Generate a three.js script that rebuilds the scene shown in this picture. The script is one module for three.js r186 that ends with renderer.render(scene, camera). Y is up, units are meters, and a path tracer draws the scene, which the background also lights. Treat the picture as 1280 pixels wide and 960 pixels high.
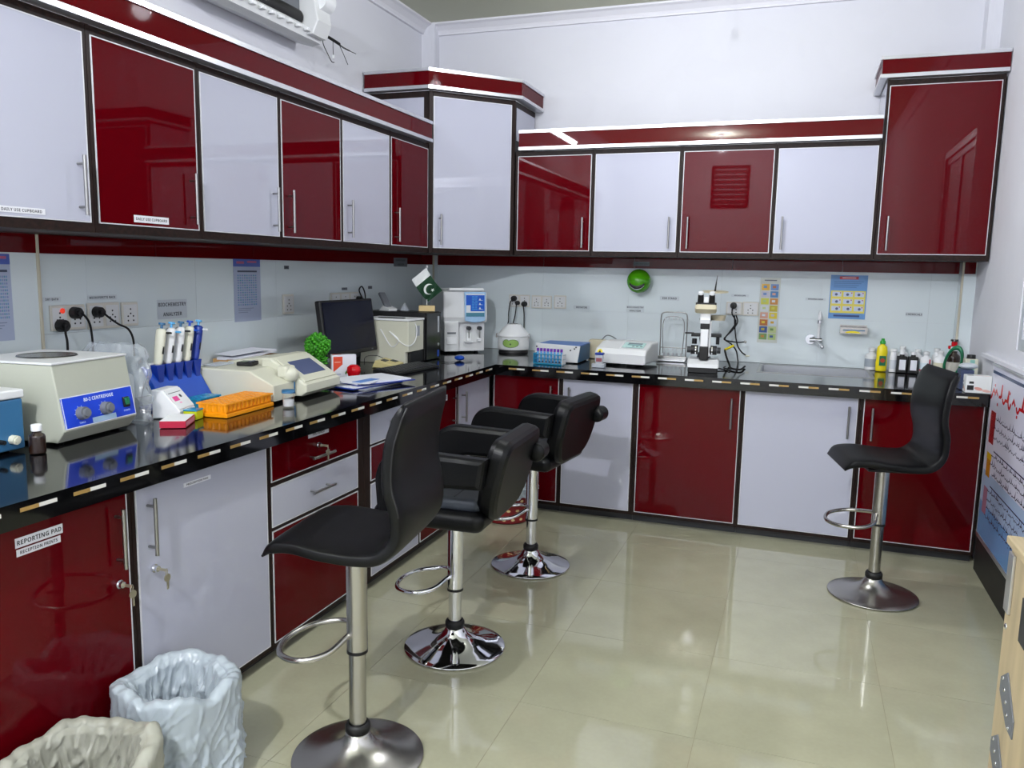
import * as THREE from 'three';
import { RoundedBoxGeometry } from 'three/addons/geometries/RoundedBoxGeometry.js';
import { mergeGeometries, toCreasedNormals } from 'three/addons/utils/BufferGeometryUtils.js';
import { RectAreaLightUniformsLib } from 'three/addons/lights/RectAreaLightUniformsLib.js';
import { ImprovedNoise } from 'three/addons/math/ImprovedNoise.js';

// ------------------------------------------------------------------ camera, light, exposure
const scene = new THREE.Scene();
scene.background = new THREE.Color(0x0a0c10);
const renderer = new THREE.WebGLRenderer({ antialias: true });
renderer.toneMapping = THREE.LinearToneMapping;
renderer.toneMappingExposure = 1.0;
renderer.shadowMap.enabled = true;
const F = 998.884;                                   // focal length in pixels of the 1280 x 960 frame
const camera = new THREE.PerspectiveCamera(2 * Math.atan(480 / F) * 180 / Math.PI, 4 / 3, 0.05, 40);
camera.rotation.order = 'YXZ';
camera.position.set(1.7307, 1.4375, 4.4599);
camera.rotation.set(-0.1417, 0.3432, 0.0194);
camera.updateMatrixWorld();
scene.add(camera);
RectAreaLightUniformsLib.init();
function areaLight(x, y, z, w, h, target, color, intensity) {
  const l = new THREE.RectAreaLight(color, intensity, w, h);
  l.position.set(x, y, z); l.lookAt(...target); l.castShadow = true; scene.add(l); return l;
}
const LAMP = 0xf4f6fe;
// tube on the left wall above the cupboards, two hanging bulbs (their fittings are built further down)
areaLight(-0.79, 2.87, 3.25, 1.15, 0.05, [0.5, 2.2, 3.25], LAMP, 330);
const BULBS = [[1.10, 2.85, 0.69, 3.2], [0.70, 2.98, 5.0, 21]];      // hanging LED bulbs: place and candela
for (const [x, y, z, cd] of BULBS) {
  const l = new THREE.PointLight(LAMP, cd, 0, 2); l.position.set(x, y, z); l.castShadow = true; l.shadow.radius = 2.4; l.shadow.mapSize.set(1024, 1024); scene.add(l);
}

// ------------------------------------------------------------------ helpers
const V3 = (x, y, z) => new THREE.Vector3(x, y, z);
function on(axis, val, px, py) {                      // the point of the plane axis = val seen at a pixel of the photograph
  const d = V3((px - 640) / F, (480 - py) / F, -1).applyQuaternion(camera.quaternion);
  return camera.position.clone().addScaledVector(d, (val - camera.position[axis]) / d[axis]);
}
const XW = -0.857, ZW = -0.861, XR = 2.66, HC = 0.88, CEIL = 3.11;
const TOP = (px, py, h = HC) => on('y', h, px, py);
let seed = 20240611;
const rnd = () => { seed = (seed * 1664525 + 1013904223) >>> 0; return seed / 4294967296; };
const rr = (a, b) => a + (b - a) * rnd();
const noise = new ImprovedNoise();
const used = {};
function numbered(n) { used[n] = (used[n] ?? -1) + 1; return used[n] ? n + '_' + String(used[n]).padStart(3, '0') : n; }
function thing(name, label, category, [x, y, z] = [0, 0, 0], turn = 0, group) {
  const o = new THREE.Group(); o.name = numbered(name); o.position.set(x, y, z); o.rotation.y = turn;
  o.userData = { label, category }; if (group) o.userData.group = group; scene.add(o); return o;
}
function struct(name, g, m, parent) {
  const o = new THREE.Mesh(merge(g), m); o.name = parent ? name : numbered(name);
  if (!parent) o.userData.kind = 'structure'; (parent || scene).add(o); return o;
}
function part(parent, name, g, m, label) {
  const o = new THREE.Mesh(merge(g), m); o.name = name; if (label) o.userData.label = label; parent.add(o); return o;
}
function merge(list) {
  if (!Array.isArray(list)) return list;
  if (list.length === 1) return list[0];
  return mergeGeometries(list.map((g) => {
    const q = g.index ? g.toNonIndexed() : g.clone();
    for (const k of Object.keys(q.attributes)) if (!['position', 'normal', 'uv'].includes(k)) q.deleteAttribute(k);
    return q;
  }));
}
const bx = (w, h, d, x = 0, y = 0, z = 0, r = 0) => (r ? new RoundedBoxGeometry(w, h, d, 2, r) : new THREE.BoxGeometry(w, h, d)).translate(x, y, z);
const cy = (r1, r2, h, x = 0, y = 0, z = 0, seg = 28) => new THREE.CylinderGeometry(r1, r2, h, seg).translate(x, y, z);      // r1 top
const cyX = (r, h, x = 0, y = 0, z = 0, seg = 20, r2 = r) => new THREE.CylinderGeometry(r, r2, h, seg).rotateZ(-Math.PI / 2).translate(x, y, z);   // r at +x
const cyZ = (r, h, x = 0, y = 0, z = 0, seg = 20, r2 = r) => new THREE.CylinderGeometry(r, r2, h, seg).rotateX(Math.PI / 2).translate(x, y, z);    // r at +z
const sph = (r, x = 0, y = 0, z = 0, sx = 1, sy = 1, sz = 1) => new THREE.SphereGeometry(r, 28, 20).scale(sx, sy, sz).translate(x, y, z);
const lathe = (pts, seg = 48) => new THREE.LatheGeometry(pts.map(([a, b]) => new THREE.Vector2(a, b)), seg);
const tube = (pts, r, n = 40, closed = false, seg = 8) => new THREE.TubeGeometry(new THREE.CatmullRomCurve3(pts.map((p) => V3(...p)), closed), n, r, seg, closed);
const shape = (pts) => new THREE.Shape(pts.map(([a, b]) => new THREE.Vector2(a, b)));
// a side profile given as [z, y], drawn out along x
const side = (pts, w, bevel = 0.003, x = 0) => {
  const g = new THREE.ExtrudeGeometry(Array.isArray(pts) ? shape(pts) : pts, { depth: w - 2 * bevel, bevelEnabled: bevel > 0, bevelThickness: bevel, bevelSize: bevel, bevelOffset: -bevel, bevelSegments: 2, curveSegments: 16 });
  return g.translate(0, 0, -(w - 2 * bevel) / 2).rotateY(-Math.PI / 2).translate(x, 0, 0);      // shape x -> z, depth -> -x
};
// a front outline given as [x, y], drawn out along z
const front = (pts, d, bevel = 0.003, z = 0) => {
  const g = new THREE.ExtrudeGeometry(Array.isArray(pts) ? shape(pts) : pts, { depth: d - 2 * bevel, bevelEnabled: bevel > 0, bevelThickness: bevel, bevelSize: bevel, bevelOffset: -bevel, bevelSegments: 2, curveSegments: 16 });
  return g.translate(0, 0, -(d - 2 * bevel) / 2 + z);
};
// a plan outline given as world [x, z], drawn out upwards from y0 to y1
const plan = (pts, y0, y1, holes = []) => {
  const s = shape(pts.map(([a, b]) => [a, -b])); holes.forEach((h) => s.holes.push(new THREE.Path(h.map(([a, b]) => new THREE.Vector2(a, -b)))));
  return new THREE.ExtrudeGeometry(s, { depth: y1 - y0, bevelEnabled: false }).rotateX(-Math.PI / 2).translate(0, y0, 0);
};
// a body drawn along a path: sec(t) = [half width, half thickness, exponent]; side axis given (or [1,0,0])
function sweep(path, n, sec, ax = [1, 0, 0], m = 24) {
  const c = new THREE.CatmullRomCurve3(path.map((p) => V3(...p))), X = V3(...ax).normalize(), pos = [], idx = [];
  for (let i = 0; i <= n; i++) {
    const t = i / n, p = c.getPointAt(t), T = c.getTangentAt(t), N = V3().crossVectors(T, X).normalize(), B = V3().crossVectors(N, T).normalize();
    const [a, b, e = 4] = sec(t);
    for (let j = 0; j < m; j++) {
      const th = 2 * Math.PI * j / m, C = Math.cos(th), S = Math.sin(th);
      const u = a * Math.sign(C) * Math.abs(C) ** (2 / e), v = b * Math.sign(S) * Math.abs(S) ** (2 / e);
      pos.push(p.x + B.x * u + N.x * v, p.y + B.y * u + N.y * v, p.z + B.z * u + N.z * v);
    }
  }
  for (let i = 0; i < n; i++) for (let j = 0; j < m; j++) {
    const a = i * m + j, b = i * m + (j + 1) % m, d = a + m, e = b + m; idx.push(a, b, d, b, e, d);
  }
  for (const i of [0, n]) {
    const k = pos.length / 3, q = [0, 0, 0]; for (let j = 0; j < m; j++) for (let s = 0; s < 3; s++) q[s] += pos[(i * m + j) * 3 + s] / m;
    pos.push(...q); for (let j = 0; j < m; j++) { const a = i * m + j, b = i * m + (j + 1) % m; if (i) idx.push(a, b, k); else idx.push(b, a, k); }
  }
  const g = new THREE.BufferGeometry(); g.setAttribute('position', new THREE.Float32BufferAttribute(pos, 3));
  g.setAttribute('uv', new THREE.Float32BufferAttribute(new Array(pos.length / 3 * 2).fill(0), 2)); g.setIndex(idx);
  // keep the faces outward whatever way the section turned
  g.computeVertexNormals(); g.computeBoundingBox();
  let vol = 0; const A = V3(), B2 = V3(), C2 = V3();
  for (let i = 0; i < idx.length; i += 3) { A.fromArray(pos, idx[i] * 3); B2.fromArray(pos, idx[i + 1] * 3); C2.fromArray(pos, idx[i + 2] * 3); vol += A.dot(B2.cross(C2)); }
  if (vol < 0) { for (let i = 0; i < idx.length; i += 3) [idx[i], idx[i + 1]] = [idx[i + 1], idx[i]]; g.setIndex(idx); }
  g.computeVertexNormals(); return g;
}
function grid(nu, nv, f) {                            // an open sheet, f(u, v) -> [x, y, z]
  const g = new THREE.PlaneGeometry(1, 1, nu, nv), p = g.attributes.position, uv = g.attributes.uv;
  for (let i = 0; i < p.count; i++) p.setXYZ(i, ...f(uv.getX(i), uv.getY(i)));
  g.computeVertexNormals(); return g;
}
function canvasTex(w, h, draw) {
  const c = document.createElement('canvas'); c.width = w; c.height = h; draw(c.getContext('2d'), w, h);
  const t = new THREE.CanvasTexture(c); t.colorSpace = THREE.SRGBColorSpace; t.anisotropy = 8; return t;
}
function printed(w, h, draw, o = {}) { return new THREE.MeshStandardMaterial({ map: canvasTex(w, h, draw), roughness: 0.45, ...o }); }
function textMat(lines, w = 256, h = 64, bg = '#e4e5e8', fg = '#1c1c24', size = 0) {
  return printed(w, h, (c) => {
    c.fillStyle = bg; c.fillRect(0, 0, w, h); c.fillStyle = fg; c.textAlign = 'center'; c.textBaseline = 'middle';
    const L = [].concat(lines), s = size || Math.min(h / L.length * 0.66, 1.55 * w / Math.max(...L.map((l) => l.length)));
    c.font = `bold ${Math.round(s)}px sans-serif`;
    L.forEach((l, i) => c.fillText(l, w / 2, h * (i + 0.5) / L.length));
  });
}

// ------------------------------------------------------------------ materials
const std = (color, roughness = 0.5, metalness = 0, o = {}) => new THREE.MeshStandardMaterial({ color, roughness, metalness, ...o });
const lac = (color, o = {}) => new THREE.MeshPhysicalMaterial({ color, roughness: 0.6, specularIntensity: 0, clearcoat: 1, clearcoatRoughness: 0.02, ...o });
function noiseTex(w, h, f, srgb = true) {
  const d = new Uint8Array(w * h * 4);
  for (let y = 0; y < h; y++) for (let x = 0; x < w; x++) { const q = f(x / w, y / h, x, y); for (let k = 0; k < 3; k++) d[(y * w + x) * 4 + k] = Math.max(0, Math.min(255, q[k])); d[(y * w + x) * 4 + 3] = 255; }
  const t = new THREE.DataTexture(d, w, h); t.wrapS = t.wrapT = THREE.RepeatWrapping; t.magFilter = THREE.LinearFilter; t.minFilter = THREE.LinearMipmapLinearFilter; t.generateMipmaps = true;
  if (srgb) t.colorSpace = THREE.SRGBColorSpace; t.needsUpdate = true; return t;
}
const fbm = (x, y, z = 0) => noise.noise(x, y, z) + 0.5 * noise.noise(2 * x, 2 * y, z + 3) + 0.25 * noise.noise(4 * x, 4 * y, z + 7);
const graniteTex = noiseTex(512, 512, (u, v) => { const s = rnd(), b = 9 + 4 * fbm(u * 9, v * 9); const k = s > 0.996 ? 45 : s > 0.97 ? 12 : 0; return [b + k, b + k, b + 2 + k]; });
const woodTex = noiseTex(256, 512, (u, v) => { const n = fbm(u * 26, v * 2.2, 1), q = 0.75 + 0.35 * n; return [46 * q, 29 * q, 24 * q]; });
const plyTex = noiseTex(256, 512, (u, v) => { const n = fbm(u * 14, v * 1.6, 5), q = 0.96 + 0.1 * n; return [196 * q, 178 * q, 142 * q]; });
const tileTex = [0, 1, 2].map((i) => noiseTex(256, 256, (u, v) => { const n = fbm(u * 3 + 11 * i, v * 3, i), f = noise.noise(u * 40, v * 40, i); const q = 1 + 0.035 * n + 0.012 * f; return [174 * q, 173 * q, 148 * q]; }));
const plasterTex = noiseTex(256, 256, (u, v) => { const q = 1 + 0.012 * fbm(u * 5, v * 5, 9); return [220 * q, 221 * q, 228 * q]; });
const M = {
  plaster: std(0xffffff, 0.75, 0, { map: plasterTex }),
  ceiling: std(0xc6c8b4, 0.85),
  cornice: std(0xe2e2e8, 0.7),
  white: lac(0xb6b8c8), red: lac(0x54020a, { clearcoat: 0.45 }), redTile: lac(0x5c040a, { clearcoat: 0.45 }),
  wood: new THREE.MeshPhysicalMaterial({ map: woodTex, roughness: 0.45, specularIntensity: 0.4 }),
  ply: std(0xffffff, 0.55, 0, { map: plyTex }),
  alu: std(0xd2d4d8, 0.28, 0.85), edge: std(0xd4d5da, 0.4, 0.15), key: std(0xb4ae98, 0.35, 0.8), steel: std(0x9c9c9a, 0.3, 1), chrome: std(0xe2e3e8, 0.05, 1), satin: std(0xb4b2ad, 0.27, 1),
  granite: new THREE.MeshPhysicalMaterial({ map: graniteTex, roughness: 0.08, specularIntensity: 1, ior: 1.6 }),
  wallTile: lac(0xd8e2e5, { clearcoatRoughness: 0.05 }), floorGrout: std(0x938d74, 0.9),
  bead: std(0xc2bca8, 0.5),
  leather: new THREE.MeshPhysicalMaterial({ color: 0x040507, roughness: 0.38, specularIntensity: 0.5 }), seatCloth: std(0x272d36, 0.6),
  black: std(0x0d0d0f, 0.5), blackGloss: std(0x08080a, 0.18), rubber: std(0x111113, 0.8),
  cream: std(0xd6d6c4, 0.42), greyPaint: std(0xb3b6a8, 0.45), offwhite: std(0xdcdedf, 0.4), pureWhite: std(0xeef0f2, 0.5), paper: std(0xe7e9f2, 0.8),
  blue: std(0x0f49b4, 0.4), deepBlue: std(0x0b2f8f, 0.4), steelBlue: std(0x2f6690, 0.45), lightBlue: std(0x57a9dd, 0.35),
  green: lac(0x4a9a12), darkGreen: std(0x0c6a45, 0.35), yellow: std(0xe7d413, 0.35), orange: std(0xf59a05, 0.4), crimson: std(0xb01038, 0.4), brightRed: lac(0xc20a18),
  beige: std(0xc9c0a4, 0.5), gold: std(0xab8b52, 0.4, 0.3), inlay: std(0xd9d8d2, 0.4), brown: new THREE.MeshPhysicalMaterial({ color: 0x23130b, roughness: 0.2, clearcoat: 0.6 }),
  plateWhite: std(0xd5d2c8, 0.35), grey: std(0x6d7177, 0.5), darkGrey: std(0x2a2c30, 0.45), lcd: std(0x5a6488, 0.15), purple: std(0x6a1fa8, 0.4),
  glass: new THREE.MeshPhysicalMaterial({ color: 0xffffff, roughness: 0.05, transmission: 1, thickness: 0, ior: 1.45 }),
  film: new THREE.MeshPhysicalMaterial({ color: 0xe8edf4, roughness: 0.3, transmission: 0.6, thickness: 0, ior: 1.45 }),
  poly: new THREE.MeshPhysicalMaterial({ color: 0xdfe5ec, roughness: 0.4, transmission: 0.3, thickness: 0, side: THREE.DoubleSide }),
  bag: new THREE.MeshPhysicalMaterial({ color: 0xeef2f6, roughness: 0.16, transmission: 0.82, thickness: 0, side: THREE.DoubleSide }),
  aqua: new THREE.MeshPhysicalMaterial({ color: 0x38b4dc, roughness: 0.2, transmission: 0.45, thickness: 0 }),
  linerWhite: new THREE.MeshPhysicalMaterial({ color: 0xb8c3cb, roughness: 0.28, transmission: 0.15, thickness: 0, side: THREE.DoubleSide }),
  linerGrey: std(0x9b9b8f, 0.45, 0, { side: THREE.DoubleSide }),
  leaf: std(0x3f9a18, 0.5), leafDark: std(0x25700f, 0.55),
  lamp: std(0xffffff, 0.4, 0, { emissive: 0xf1f4ff, emissiveIntensity: 3 }),
};
M.floorTile = tileTex.map((t) => new THREE.MeshPhysicalMaterial({ map: t, roughness: 0.05, ior: 1.75 }));

// ------------------------------------------------------------------ the room
const ZF = 6.2;
const floor = struct('floor', bx(XR - XW + 0.24, 0.14, ZF - ZW + 0.24, (XR + XW) / 2, -0.0716, (ZF + ZW) / 2), M.floorGrout);
{
  const S = 0.577, G = 0.0016, cut = (j0, k, a, b) => [Math.max(a, j0 + k * S), Math.min(b, j0 + (k + 1) * S)];
  for (let i = -4; i < 4; i++) for (let j = -7; j < 9; j++) {
    const [x0, x1] = cut(0.93, i, XW, XR), [z0, z1] = cut(2.08, j, ZW, ZF);
    if (x1 - x0 < 0.02 || z1 - z0 < 0.02) continue;
    struct('tile', bx(x1 - x0 - G, 0.012, z1 - z0 - G, (x0 + x1) / 2, -0.006, (z0 + z1) / 2), M.floorTile[(i * 7 + j * 3 + 60) % 3], floor);
  }
}
struct('ceiling', bx(XR - XW + 0.24, 0.12, ZF - ZW + 0.24, (XR + XW) / 2, CEIL + 0.06, (ZF + ZW) / 2), M.ceiling);
const wallLeft = struct('wall_left', bx(0.12, CEIL, ZF - ZW + 0.24, XW - 0.06, CEIL / 2, (ZF + ZW) / 2), M.plaster);
const wallBack = struct('wall_back', bx(XR - XW, CEIL, 0.12, (XR + XW) / 2, CEIL / 2, ZW - 0.06), M.plaster);
struct('wall_front', bx(XR - XW, CEIL, 0.12, (XR + XW) / 2, CEIL / 2, ZF + 0.06), M.plaster);
const W0 = 0.30, W1 = 1.50, WY0 = 1.125, WY1 = 2.35;      // the window opening
const wallRight = struct('wall_right', [
  bx(0.12, CEIL, W0 - ZW + 0.12, XR + 0.06, CEIL / 2, (W0 + ZW - 0.12) / 2), bx(0.12, CEIL, ZF + 0.12 - W1, XR + 0.06, CEIL / 2, (ZF + 0.12 + W1) / 2),
  bx(0.12, WY0, W1 - W0, XR + 0.06, WY0 / 2, (W0 + W1) / 2), bx(0.12, CEIL - WY1, W1 - W0, XR + 0.06, (CEIL + WY1) / 2, (W0 + W1) / 2)], M.plaster);
{
  const w = struct('window_1', [bx(0.05, WY1 - WY0, 0.05, XR + 0.03, (WY0 + WY1) / 2, W0 + 0.026), bx(0.05, WY1 - WY0, 0.05, XR + 0.03, (WY0 + WY1) / 2, W1 - 0.026),
    bx(0.05, 0.05, W1 - W0 - 0.1, XR + 0.03, WY0 + 0.026, (W0 + W1) / 2), bx(0.05, 0.05, W1 - W0 - 0.1, XR + 0.03, WY1 - 0.026, (W0 + W1) / 2)], M.alu);
  for (const s of [-1, 1]) {
    const zc = (W0 + W1) / 2 + s * 0.27;
    const sash = part(w, 'sash', [bx(0.03, 1.12, 0.04, XR + 0.035, (WY0 + WY1) / 2, zc - 0.255), bx(0.03, 1.12, 0.04, XR + 0.035, (WY0 + WY1) / 2, zc + 0.255), bx(0.03, 0.04, 0.47, XR + 0.035, WY0 + 0.075, zc), bx(0.03, 0.04, 0.47, XR + 0.035, WY1 - 0.075, zc)], M.alu);
    part(sash, 'pane', bx(0.006, 1.05, 0.48, XR + 0.035, (WY0 + WY1) / 2, zc), M.poly);
  }
  struct('trim_1', bx(0.026, 0.022, 2.2, XR - 0.013, 1.048, 0.83, 0.003), M.plaster);            // ledge below the window
  struct('trim_1', bx(0.022, 0.86, 1.98, XR - 0.011, 0.6045, 1.0), M.plaster);                    // thicker wall below it
  struct('baseboard_right', bx(0.03, 0.17, 5.4, XR - 0.015, 0.086, 2.76, 0.003), M.black);
}
{ // coving round the ceiling
  const prof = [[0.0, 0], [0.075, 0], [0.075, -0.012], [0.055, -0.02], [0.028, -0.045], [0.02, -0.062], [0.02, -0.072], [0, -0.072]];
  const L = ZF - ZW, Wd = XR - XW, mk = (len) => new THREE.ExtrudeGeometry(shape(prof), { depth: len, bevelEnabled: false });
  struct('trim_1', mk(L).translate(XW, CEIL - 0.0005, ZW), M.cornice);
  struct('trim_1', mk(Wd).rotateY(-Math.PI / 2).translate(XR, CEIL - 0.0007, ZW), M.cornice);
  struct('trim_1', mk(L).rotateY(Math.PI).translate(XR, CEIL - 0.0009, ZF), M.cornice);
}
// pillars: back left corner and back right corner (above the cupboards and on the splashback), and one in the left wall
for (const [x0, x1, z0, z1, low] of [[XW, -0.757, ZW, -0.785, 1], [2.59, XR, ZW, -0.741, 1], [XW, -0.835, 2.325, 3.9, 2]]) {
  const p = struct('wall_pillar', bx(x1 - x0, 0.65, z1 - z0, (x0 + x1) / 2, 0.8815 + 0.325, (z0 + z1) / 2), M.wallTile);
  const xe = low === 2 ? x1 : (x0 < 0 ? x1 : x0), ze = low === 2 ? z0 : z1;
  struct('corner_bead', bx(0.012, 0.65, 0.012, xe, 0.8815 + 0.325, ze, 0.003), M.bead, p);
  struct('tile', bx(low === 2 ? 0.004 : x1 - x0 - 0.014, 0.066, low === 2 ? z1 - z0 - 0.014 : 0.004, low === 2 ? x1 + 0.002 : (x0 + x1) / 2, 1.4975, low === 2 ? (z0 + z1) / 2 : z1 + 0.002), M.redTile, p);
  if (low === 1) struct('wall_pillar', bx(x1 - x0, CEIL - 2.63, z1 - z0, (x0 + x1) / 2, (CEIL + 2.63) / 2, (z0 + z1) / 2), M.plaster);
}
{ // tiled splashback
  const rows = [[0.8815, 1.1715], [1.1721, 1.4626]], T = 0.008;
  const cols = (list, f) => { for (let i = 0; i + 1 < list.length; i++) f(Math.min(list[i], list[i + 1]) + 0.0003, Math.max(list[i], list[i + 1]) - 0.0003); };
  for (const [y0, y1] of rows) {
    cols([2.325, 2.108, 1.518, 0.926, 0.334, -0.258, -0.785], (a, b) => struct('tile', bx(T, y1 - y0, b - a, XW + T / 2, (y0 + y1) / 2, (a + b) / 2, 0.0003), M.wallTile, wallLeft));
    cols([-0.757, -0.55, 0.047, 0.647, 1.247, 1.847, 2.447, 2.59], (a, b) => struct('tile', bx(b - a, y1 - y0, T, (a + b) / 2, (y0 + y1) / 2, ZW + T / 2, 0.0003), M.wallTile, wallBack));
  }
  const [y0, y1] = [1.4642, 1.56];
  cols([2.325, 1.752, 1.105, 0.463, -0.178, -0.785], (a, b) => struct('tile', bx(T, y1 - y0, b - a - 0.002, XW + T / 2, (y0 + y1) / 2, (a + b) / 2, 0.0008), M.redTile, wallLeft));
  cols([-0.757, -0.584, 0.047, 0.676, 1.308, 1.956, 2.59], (a, b) => struct('tile', bx(b - a - 0.002, y1 - y0, T, (a + b) / 2, (y0 + y1) / 2, ZW + T / 2, 0.0008), M.redTile, wallBack));
}

// ------------------------------------------------------------------ cupboards
// a run is L (along the left wall, its coordinate s = -z) or B (along the back wall, s = x); parts are built facing +z
const PL = -0.4295;                                   // door plane of the wall cupboards
function place(run, s, plane) { return run === 'L' ? [[plane, 0, -s], Math.PI / 2] : [[s, 0, plane], 0]; }
function barHandle(door, x, y, len, vertical) {
  const z = 0.03, q = len * 0.36;
  const h = part(door, 'handle', vertical ? cy(0.0058, 0.0058, len, x, y, z, 14) : cyX(0.0058, len, x, y, z, 14), M.steel, 'brushed steel bar handle');
  for (const k of [-q, q]) part(h, 'mount', vertical ? cyZ(0.004, z, x, y + k, z / 2, 10) : cyZ(0.004, z, x + k, y, z / 2, 10), M.steel);
}
function keyLock(door, x, y) {
  const l = part(door, 'lock', [cyZ(0.0125, 0.006, x, y, 0.0032, 20), cyZ(0.009, 0.014, x, y, 0.011, 20)], M.chrome, 'chrome cam lock with keys');
  part(l, 'key', [bx(0.003, 0.008, 0.03, x, y, 0.032), new THREE.TorusGeometry(0.009, 0.0012, 6, 18).rotateY(0.5).translate(x + 0.003, y - 0.006, 0.045), cyZ(0.012, 0.0025, x + 0.008, y - 0.026, 0.042, 14), bx(0.007, 0.026, 0.002, x + 0.009, y - 0.048, 0.042)], M.key);
}
function cupboard(o) {
  const w = o.b - o.a, [pos, turn] = place(o.run, (o.a + o.b) / 2, o.plane), c = (s) => s - (o.a + o.b) / 2;
  const t = thing(o.name, o.label, 'cabinet', pos, turn, o.group), H = o.y1 - o.y0;
  if (o.low) { // open topped behind the fronts, to take the sink
    const h = 0.62, D = o.depth, z = -0.013 - D / 2, k = 0.016;
    part(t, 'carcass', [bx(k, h, D, -w / 2 + k / 2 + 0.001, o.y0 + h / 2, z), bx(k, h, D, w / 2 - k / 2 - 0.001, o.y0 + h / 2, z), bx(w - 2 * k - 0.002, k, D, 0, o.y0 + k / 2, z), bx(w - 2 * k - 0.002, H, k, 0, o.y0 + H / 2, -0.013 - D + k / 2), bx(w - 2 * k - 0.002, H - 0.05, 0.006, 0, o.y0 + H / 2, -0.016)], M.wood, 'dark brown wood carcass');
  } else part(t, 'carcass', bx(w - 0.002, H, o.depth, 0, o.y0 + H / 2, -0.013 - o.depth / 2), M.wood, 'dark brown wood carcass');
  // face frame: stiles and rails left by the fronts
  const f0 = Math.min(...o.fronts.map((f) => f.s0)), f1 = Math.max(...o.fronts.map((f) => f.s1)), fr = [];
  fr.push(bx(f0 - o.a - 0.002, H, 0.0105, (c(o.a) + 0.001 + c(f0) - 0.001) / 2, o.y0 + H / 2, -0.0078), bx(o.b - f1 - 0.002, H, 0.0105, (c(o.b) - 0.001 + c(f1) + 0.001) / 2, o.y0 + H / 2, -0.0078));
  const ys = [...o.fronts].sort((p, q) => p.y0 - q.y0), mid = (c(f0) + c(f1)) / 2;
  let y = o.y0; for (const f of [...ys, { y0: o.y1, y1: o.y1 }]) { if (f.y0 - y > 0.004) fr.push(bx(f1 - f0 + 0.002, f.y0 - y - 0.002, 0.0105, mid, (y + f.y0) / 2, -0.0078)); y = f.y1; }
  part(t, 'face_frame', fr, M.wood);
  if (o.plinth) part(t, 'plinth', bx(w - 0.002, o.y0 - 0.001, 0.02, 0, o.y0 / 2, -0.06), M.darkGrey);
  t.fronts = o.fronts.map((f) => {
    const fw = f.s1 - f.s0, fh = f.y1 - f.y0, fx = (c(f.s0) + c(f.s1)) / 2, fy = (f.y0 + f.y1) / 2, e = 0.0036;
    const d = part(t, f.drawer ? 'drawer' : 'door', bx(fw - 2 * e, fh - 2 * e, 0.0125, fx, fy, -0.0065, 0.0012), f.red ? M.red : M.white, (f.red ? 'glossy dark red ' : 'glossy white ') + (f.drawer ? 'drawer front' : 'door'));
    part(d, 'edge_trim', [bx(fw, e, 0.0135, fx, f.y1 - e / 2, -0.0062), bx(fw, e, 0.0135, fx, f.y0 + e / 2, -0.0062), bx(e, fh - 2 * e, 0.0135, fx - fw / 2 + e / 2, fy, -0.0062), bx(e, fh - 2 * e, 0.0135, fx + fw / 2 - e / 2, fy, -0.0062)], M.edge, 'thin pale metal edging');
    const len = f.len || 0.185, hx = f.handle === 'l' ? fx - fw / 2 + 0.042 : f.handle === 'r' ? fx + fw / 2 - 0.042 : fx;
    if (f.handle === 'h') barHandle(d, fx + (f.hx || 0), fy + (f.hy || 0), 0.15, false);
    else if (f.handle) barHandle(d, hx, f.low ? f.y0 + 0.02 + len / 2 : f.y1 - 0.045 - len / 2, len, true);
    if (f.lock) { const p = t.worldToLocal(on(o.run === 'L' ? 'x' : 'z', o.plane, ...f.lock)); keyLock(d, p.x, p.y); }
    for (const s of f.stick || []) sticker(t, d, o.run === 'L' ? 'x' : 'z', o.plane, ...s);
    return d;
  });
  return t;
}
// a paper label on a front: pixel of its left top, left bottom and right top corner
function sticker(t, d, ax, val, lt, lb, rt, text, size) {
  t.updateMatrixWorld(); const a = t.worldToLocal(on(ax, val, ...lt)), b = t.worldToLocal(on(ax, val, ...lb)), c = t.worldToLocal(on(ax, val, ...rt));
  const w = c.x - a.x, h = a.y - b.y;
  part(d, 'paper_label', bx(w, h, 0.0008, (a.x + c.x) / 2, (a.y + b.y) / 2, 0.0009), text.isMaterial ? text : textMat(text, 256, Math.max(32, Math.round(256 * h / w)), '#dfe0e6', '#16161c', size), 'white printed paper label');
}
const LX = (px, py) => on('x', 0, px, py);
const UY0 = 1.531, UY1 = 2.176, dU0 = 1.562, dU1 = 2.146, UD = 0.402;
const upper = (run, a, b, s0, s1, red, handle, label, extra = {}) => cupboard({ run, a, b, plane: PL, y0: UY0, y1: extra.y1 || UY1, depth: UD, name: 'wall_cabinet', label, fronts: [{ s0, s1, y0: dU0, y1: extra.dy1 || dU1, red, handle, low: 1, stick: extra.stick }] });
upper('L', -3.42, -2.936, -3.40, -2.95, true, 'r', 'red wall cupboard beside the white daily use cupboard');
upper('L', -2.936, -2.443, -2.922, -2.458, false, 'r', 'white wall cupboard with printed daily use label above dry bath', { stick: [[[-4, 256], [-4, 264], [56, 261.5], 'DAILY USE CUPBOARD']] });
upper('L', -2.443, -1.951, -2.4267, -1.9651, true, 'r', 'red wall cupboard with printed daily use label above centrifuge', { stick: [[[167, 268.5], [167, 277.5], [210.5, 272.5], 'DAILY USE CUPBOARD']] });
upper('L', -1.951, -1.453, -1.937, -1.4663, false, 'r', 'white wall cupboard above the pipette stand');
upper('L', -1.453, -0.955, -1.44, -0.9671, true, 'l', 'red wall cupboard above the wall calendar poster and topiary plant');
upper('L', -0.955, -0.460, -0.9438, -0.4725, false, 'l', 'white wall cupboard above the black monitor');
upper('L', -0.460, 0.019, -0.4479, 0.0121, true, 'l', 'narrow looking red wall cupboard next to the tall corner cupboard');
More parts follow.
